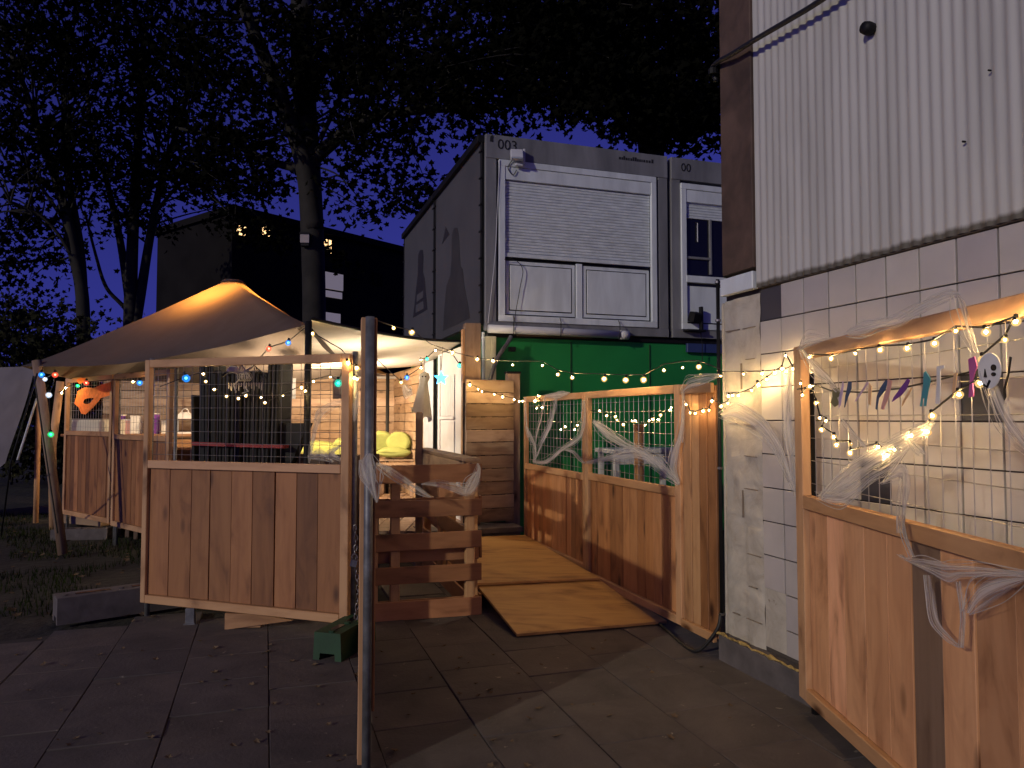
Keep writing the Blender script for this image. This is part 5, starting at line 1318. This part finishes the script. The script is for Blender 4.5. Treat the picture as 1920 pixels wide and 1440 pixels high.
# short grass on the lawn at the left
mb = MB(); rl = random.Random(5)
for i in range(16000):
    x = rl.uniform(-9.5, -2.4); y = rl.uniform(6.3, 13.0)
    if mnoise.noise(Vector((x * 0.9, y * 0.9, 3))) < -0.05 or y < 6.25 + (x + 3.2) * 0.55: continue
    h = rl.uniform(0.02, 0.065); a = rl.uniform(0, 6.28); w = 0.006; lx, ly = rl.uniform(-.03, .03), rl.uniform(-.03, .03); b = len(mb.v)
    mb.v += [(x - w * math.cos(a), y - w * math.sin(a), -0.03), (x + w * math.cos(a), y + w * math.sin(a), -0.03), (x + lx, y + ly, h)]; mb.f.append((b, b + 1, b + 2))
tag(mb.build('grass', M['grass'], fix=False), 'short patchy grass on the dark lawn by the tent', 'grass', kind='stuff')

# ================================================================== far apartment block
FD = Vector((0.616, 0.788, 0)).normalized(); FC = Vector((-10.16, 26.85, 0))
hb = empty('apartment_block', FC, math.atan2(FD.y, FD.x), 'dark flat roofed apartment block with a few lit windows behind the tent', 'building')
mb = MB(); mb.box((12, 2.75, 4.55), (24, 5.5, 9.1)); mb.build('wall', M['housewall'], hb)
bx('roof_edge', (12, 2.75, 9.22), (24.3, 5.9, 0.26), M['housewall'], hb)
def onf(px, py):
    q = PL(px, py, FC - Vector((-FD.y, FD.x, 0)) * 0.0, Vector((-FD.y, FD.x, 0))); return (q - FC).dot(FD), q.z
def win(px0, py0, px1, py1, m, nm='window', fr_=True):
    x0, z1 = onf(px0, py0); x1, z0 = onf(px1, py1)
    o = bx(nm, ((x0 + x1) / 2, -0.02, (z0 + z1) / 2), (abs(x1 - x0), 0.06, abs(z1 - z0)), M[m], hb, None, 0.0)
    if fr_:
        w, h = abs(x1 - x0), abs(z1 - z0); mb = MB()
        for (cx, cz, ww, hh) in ((0, h / 2, w + .1, .07), (0, -h / 2, w + .1, .07), (-w / 2, 0, .07, h), (w / 2, 0, .07, h), (0.12 * w, 0, .05, h)):
            mb.box((cx, -0.03, cz), (ww, 0.07, hh))
        mb.build('window_frame', M['housewall'], o)
    return o
win(440, 420, 462, 446, 'lit'); win(488, 422, 506, 450, 'lit'); win(600, 445, 621, 478, 'lit'); win(510, 440, 522, 455, 'col')
win(602, 508, 642, 546, 'balcony_glow', 'balcony_panel', False); win(602, 543, 640, 561, 'balcony_glow', 'balcony_panel', False); win(600, 584, 637, 606, 'balcony_glow', 'balcony_panel', False)
for px, py in ((655, 500), (700, 512)): win(px, py, px + 14, py + 22, 'housewall')

# ================================================================== trees
def limb(mb, pts, r0, r1, n=8):
    P = smoothpts(pts, 6); m = len(P); mb.tube(P, [r0 + (r1 - r0) * (i / (m - 1)) for i in range(m)], n); return P
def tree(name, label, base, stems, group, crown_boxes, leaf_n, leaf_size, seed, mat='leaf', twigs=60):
    rr = random.Random(seed); e = empty(name, base, 0, label, 'tree', group); B0 = Vector(base)
    tips = []
    for si, (pts, r0, r1) in enumerate(stems):
        mb = MB(); P = limb(mb, [Vector(p) - B0 for p in pts], r0, r1, 10); tips += P[len(P) // 3:]
        mb.build('trunk' if si == 0 else 'limb', M['bark'], e, smooth=True)
    # clusters of leaves through the crown, joined to the limbs by twigs
    cl = []; tw = MB()
    for (c, rad, k) in crown_boxes:
        c = Vector(c)
        for i in range(k):
            d_ = Vector((rr.gauss(0, 1), rr.gauss(0, 1), rr.gauss(0, 1))); d_ = d_ / max(d_.length, 1e-3) * rr.random() ** 0.45
            cl.append(c + Vector((d_.x * rad[0], d_.y * rad[1], d_.z * rad[2])))
    for i in range(min(twigs, len(cl))):
        t = cl[rr.randrange(len(cl))] - B0; s = min(rr.sample(tips, min(8, len(tips))), key=lambda q: (q - t).length)
        if (s - t).length > 7.5: continue
        mid = s.lerp(t, 0.5) + Vector((rr.uniform(-.4, .4), rr.uniform(-.4, .4), rr.uniform(-.1, .6)))
        limb(tw, [s, mid, t], 0.035, 0.006, 5)
    tw.build('twigs', M['bark'], e, smooth=True)
    items = []
    for i in range(leaf_n):
        c = cl[rr.randrange(len(cl))]; sp = rr.uniform(0.16, 0.52)
        p = c + Vector((rr.gauss(0, sp), rr.gauss(0, sp), rr.gauss(0, sp * 0.55)))
        items.append((p - B0, leaf_size * rr.uniform(0.55, 1.15), Euler((rr.uniform(-1.2, 1.2), rr.uniform(-1.2, 1.2), rr.uniform(0, 6.3))).to_matrix()))
    o = leaves_mesh(items).build('crown', M[mat], e, fix=False); tag(o, kind='stuff')
    return e
D = 19.0
b1 = Vector((PX(590, 700, D).x, D, 0))
T1 = [([b1, PX(589, 600, D), PX(586, 450, D), PX(580, 330, D), PX(572, 200, D), PX(566, 60, D), PX(570, -120, D + 1), PX(585, -330, D + 1)], 0.30, 0.30),
      ([PX(588, 430, D - .05), PX(572, 320, D - .2), PX(552, 250, D - .3), PX(510, 140, D - 1), PX(460, 20, D - 1.5), PX(410, -120, D - 2)], 0.27, 0.11),
      ([PX(586, 300, D), PX(620, 270, D - .2), PX(690, 222, D - .6), PX(800, 205, D - 1), PX(930, 200, D - 2), PX(1080, 160, D - 3)], 0.20, 0.05),
      ([PX(576, 180, D), PX(640, 90, D - .5), PX(760, 20, D - 1), PX(900, -60, D - 2)], 0.14, 0.05),
      ([PX(600, 262, D), PX(618, 225, D - .1), PX(645, 175, D - .4), PX(700, 130, D - .6)], 0.07, 0.03),
      ([PX(575, 320, D), PX(500, 300, D + .4), PX(420, 260, D + 1), PX(330, 240, D + 1.5)], 0.12, 0.04)]
def cb(px, py, dep, rx, rz, k, ry=2.0): c = PX(px, py, dep); s = dep / F_PX; return (c, (rx * s, ry, rz * s), k)
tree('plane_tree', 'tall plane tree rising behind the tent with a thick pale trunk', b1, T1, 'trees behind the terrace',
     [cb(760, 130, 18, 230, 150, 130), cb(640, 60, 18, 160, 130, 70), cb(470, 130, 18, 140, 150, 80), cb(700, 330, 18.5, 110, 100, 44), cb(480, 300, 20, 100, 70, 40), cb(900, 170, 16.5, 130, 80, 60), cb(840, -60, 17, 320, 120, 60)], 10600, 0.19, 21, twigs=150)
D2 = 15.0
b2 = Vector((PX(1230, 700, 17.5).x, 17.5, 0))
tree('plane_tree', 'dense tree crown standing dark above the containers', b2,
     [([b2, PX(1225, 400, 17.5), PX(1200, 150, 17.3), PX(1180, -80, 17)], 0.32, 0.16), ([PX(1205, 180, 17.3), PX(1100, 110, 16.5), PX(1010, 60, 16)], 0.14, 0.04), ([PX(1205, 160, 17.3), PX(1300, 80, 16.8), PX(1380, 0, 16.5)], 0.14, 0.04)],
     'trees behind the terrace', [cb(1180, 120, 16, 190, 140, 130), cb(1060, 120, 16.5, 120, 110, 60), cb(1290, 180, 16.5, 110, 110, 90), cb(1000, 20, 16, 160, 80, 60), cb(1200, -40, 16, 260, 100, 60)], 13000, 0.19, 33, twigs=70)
D3 = 21.0
def st(pxs, dep, r0, r1): return ([PX(x, y, dep + dz) for x, y, dz in pxs], r0, r1)
b3 = Vector((PX(158, 690, D3).x, D3, 0))
s3 = [([b3] + [PX(x, y, D3) for x, y in ((156, 590), (140, 480), (118, 380), (85, 280), (40, 150), (0, 40))], 0.20, 0.06),
      st(((156, 590, 0), (150, 470, .2), (128, 330, .4), (120, 200, .6), (128, 60, .8)), D3, 0.15, 0.05), st(((145, 500, 0), (110, 440, -.3), (70, 400, -.6), (20, 380, -1)), D3, 0.06, 0.02), st(((125, 420, 0), (60, 330, .3), (10, 300, .6)), D3, 0.06, 0.02)]
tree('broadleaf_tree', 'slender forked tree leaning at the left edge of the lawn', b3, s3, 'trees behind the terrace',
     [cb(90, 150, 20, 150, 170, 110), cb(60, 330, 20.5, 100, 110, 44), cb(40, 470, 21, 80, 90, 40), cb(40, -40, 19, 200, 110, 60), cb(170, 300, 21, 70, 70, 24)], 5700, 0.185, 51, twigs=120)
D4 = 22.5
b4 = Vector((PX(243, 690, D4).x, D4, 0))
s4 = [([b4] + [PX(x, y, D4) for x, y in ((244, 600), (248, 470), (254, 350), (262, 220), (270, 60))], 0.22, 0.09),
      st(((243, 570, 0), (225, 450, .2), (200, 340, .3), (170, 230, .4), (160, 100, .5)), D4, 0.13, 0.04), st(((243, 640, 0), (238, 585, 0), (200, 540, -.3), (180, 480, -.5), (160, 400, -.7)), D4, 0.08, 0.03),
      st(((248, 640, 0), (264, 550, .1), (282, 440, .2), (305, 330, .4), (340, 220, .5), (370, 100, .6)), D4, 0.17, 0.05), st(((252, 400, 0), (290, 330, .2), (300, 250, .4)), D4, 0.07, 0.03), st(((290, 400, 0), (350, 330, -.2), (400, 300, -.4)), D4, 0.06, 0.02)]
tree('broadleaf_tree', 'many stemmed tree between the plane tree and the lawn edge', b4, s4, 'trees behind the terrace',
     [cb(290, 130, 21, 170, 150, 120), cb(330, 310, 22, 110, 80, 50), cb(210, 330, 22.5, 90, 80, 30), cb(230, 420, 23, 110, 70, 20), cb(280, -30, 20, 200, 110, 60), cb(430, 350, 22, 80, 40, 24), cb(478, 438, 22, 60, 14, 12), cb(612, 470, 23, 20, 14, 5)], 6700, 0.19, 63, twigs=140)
# dark shrubs at the foot of the trees
rs = random.Random(8)
for i, (px, py, dep, w, h, lab) in enumerate(((30, 640, 19, 2.6, 4.3, 'dark shrub at the left edge behind the tarpaulin'), (120, 650, 19.5, 2.0, 3.6, 'dark shrub below the slender forked tree'), (215, 640, 20, 1.8, 3.4, 'dark shrub below the many stemmed tree'), (20, 560, 24, 3.2, 5.6, 'tall dark shrub behind the slender forked tree'))):
    c = PX(px, py, dep); b = Vector((c.x, dep, 0)); e = empty('shrub', b, 0, lab, 'shrub', 'shrubs under the trees'); mb = MB()
    for k in range(5): limb(mb, [(0, 0, -0.05), (rs.uniform(-.3, .3), rs.uniform(-.3, .3), h * 0.5), (rs.uniform(-w, w) * 0.6, rs.uniform(-.6, .6), h * 0.9)], 0.03, 0.008, 5)
    mb.build('stem', M['bark'], e); it = []
    for k in range(2600):
        a = Vector((rs.gauss(0, .5), rs.gauss(0, .4), rs.random() ** 0.8)); a.x *= 1.25 - 0.6 * a.z; it.append((Vector((a.x * w, a.y * w, 0.1 + a.z * h)), rs.uniform(0.08, 0.2), Euler((rs.uniform(-1.4, 1.4), rs.uniform(-1.4, 1.4), rs.uniform(0, 6.3))).to_matrix()))
    tag(leaves_mesh(it).build('foliage', M['leaf2'], e, fix=False), kind='stuff')
# pale nest box on the plane tree trunk
q = PX(572, 448, D - 0.42); e = empty('nest_box', q, 0.1, 'pale nest box fixed to the plane tree trunk', 'nest box')
bx('box_front', (0, -0.06, 0.0), (0.22, 0.02, 0.22), M['balcony'], e); bx('box_body', (0, 0.05, -0.03), (0.20, 0.18, 0.30), M['black'], e)
mb = MB(); mb.prism([(-0.13, 0.11), (0.13, 0.11), (0.11, 0.16), (-0.11, 0.16)], -0.10, 0.16); mb.build('box_roof', M['black'], e)


# things standing behind the ramp fence, seen through its wire
q = PX(1200, 850, 9.0); e = empty('white_bar_table', (q.x, 9.0, 0.0), CRZ, 'white bar table behind the wire of the ramp fence', 'table')
bx('table_top', (0, 0, 1.26), (0.95, 0.5, 0.05), M['pvc'], e)
bx('apron', (0, -0.2, 1.17), (0.9, 0.03, 0.13), M['pvc'], e)
for sx_ in (-0.42, 0.42):
    for sy_ in (-0.2, 0.2): bx('leg', (sx_, sy_, 0.62), (0.06, 0.06, 1.22), M['pvc'], e)
q = PX(1198, 830, 8.3); e = empty('wooden_post', (q.x, 8.3, 0.0), 0.3, 'plain wooden post behind the wire of the ramp fence', 'post')
bx('post_shaft', (0, 0, 0.78), (0.085, 0.085, 1.56), M['frame_v'], e); bx('post_cap', (0, 0, 1.57), (0.10, 0.10, 0.02), M['frame_h'], e)
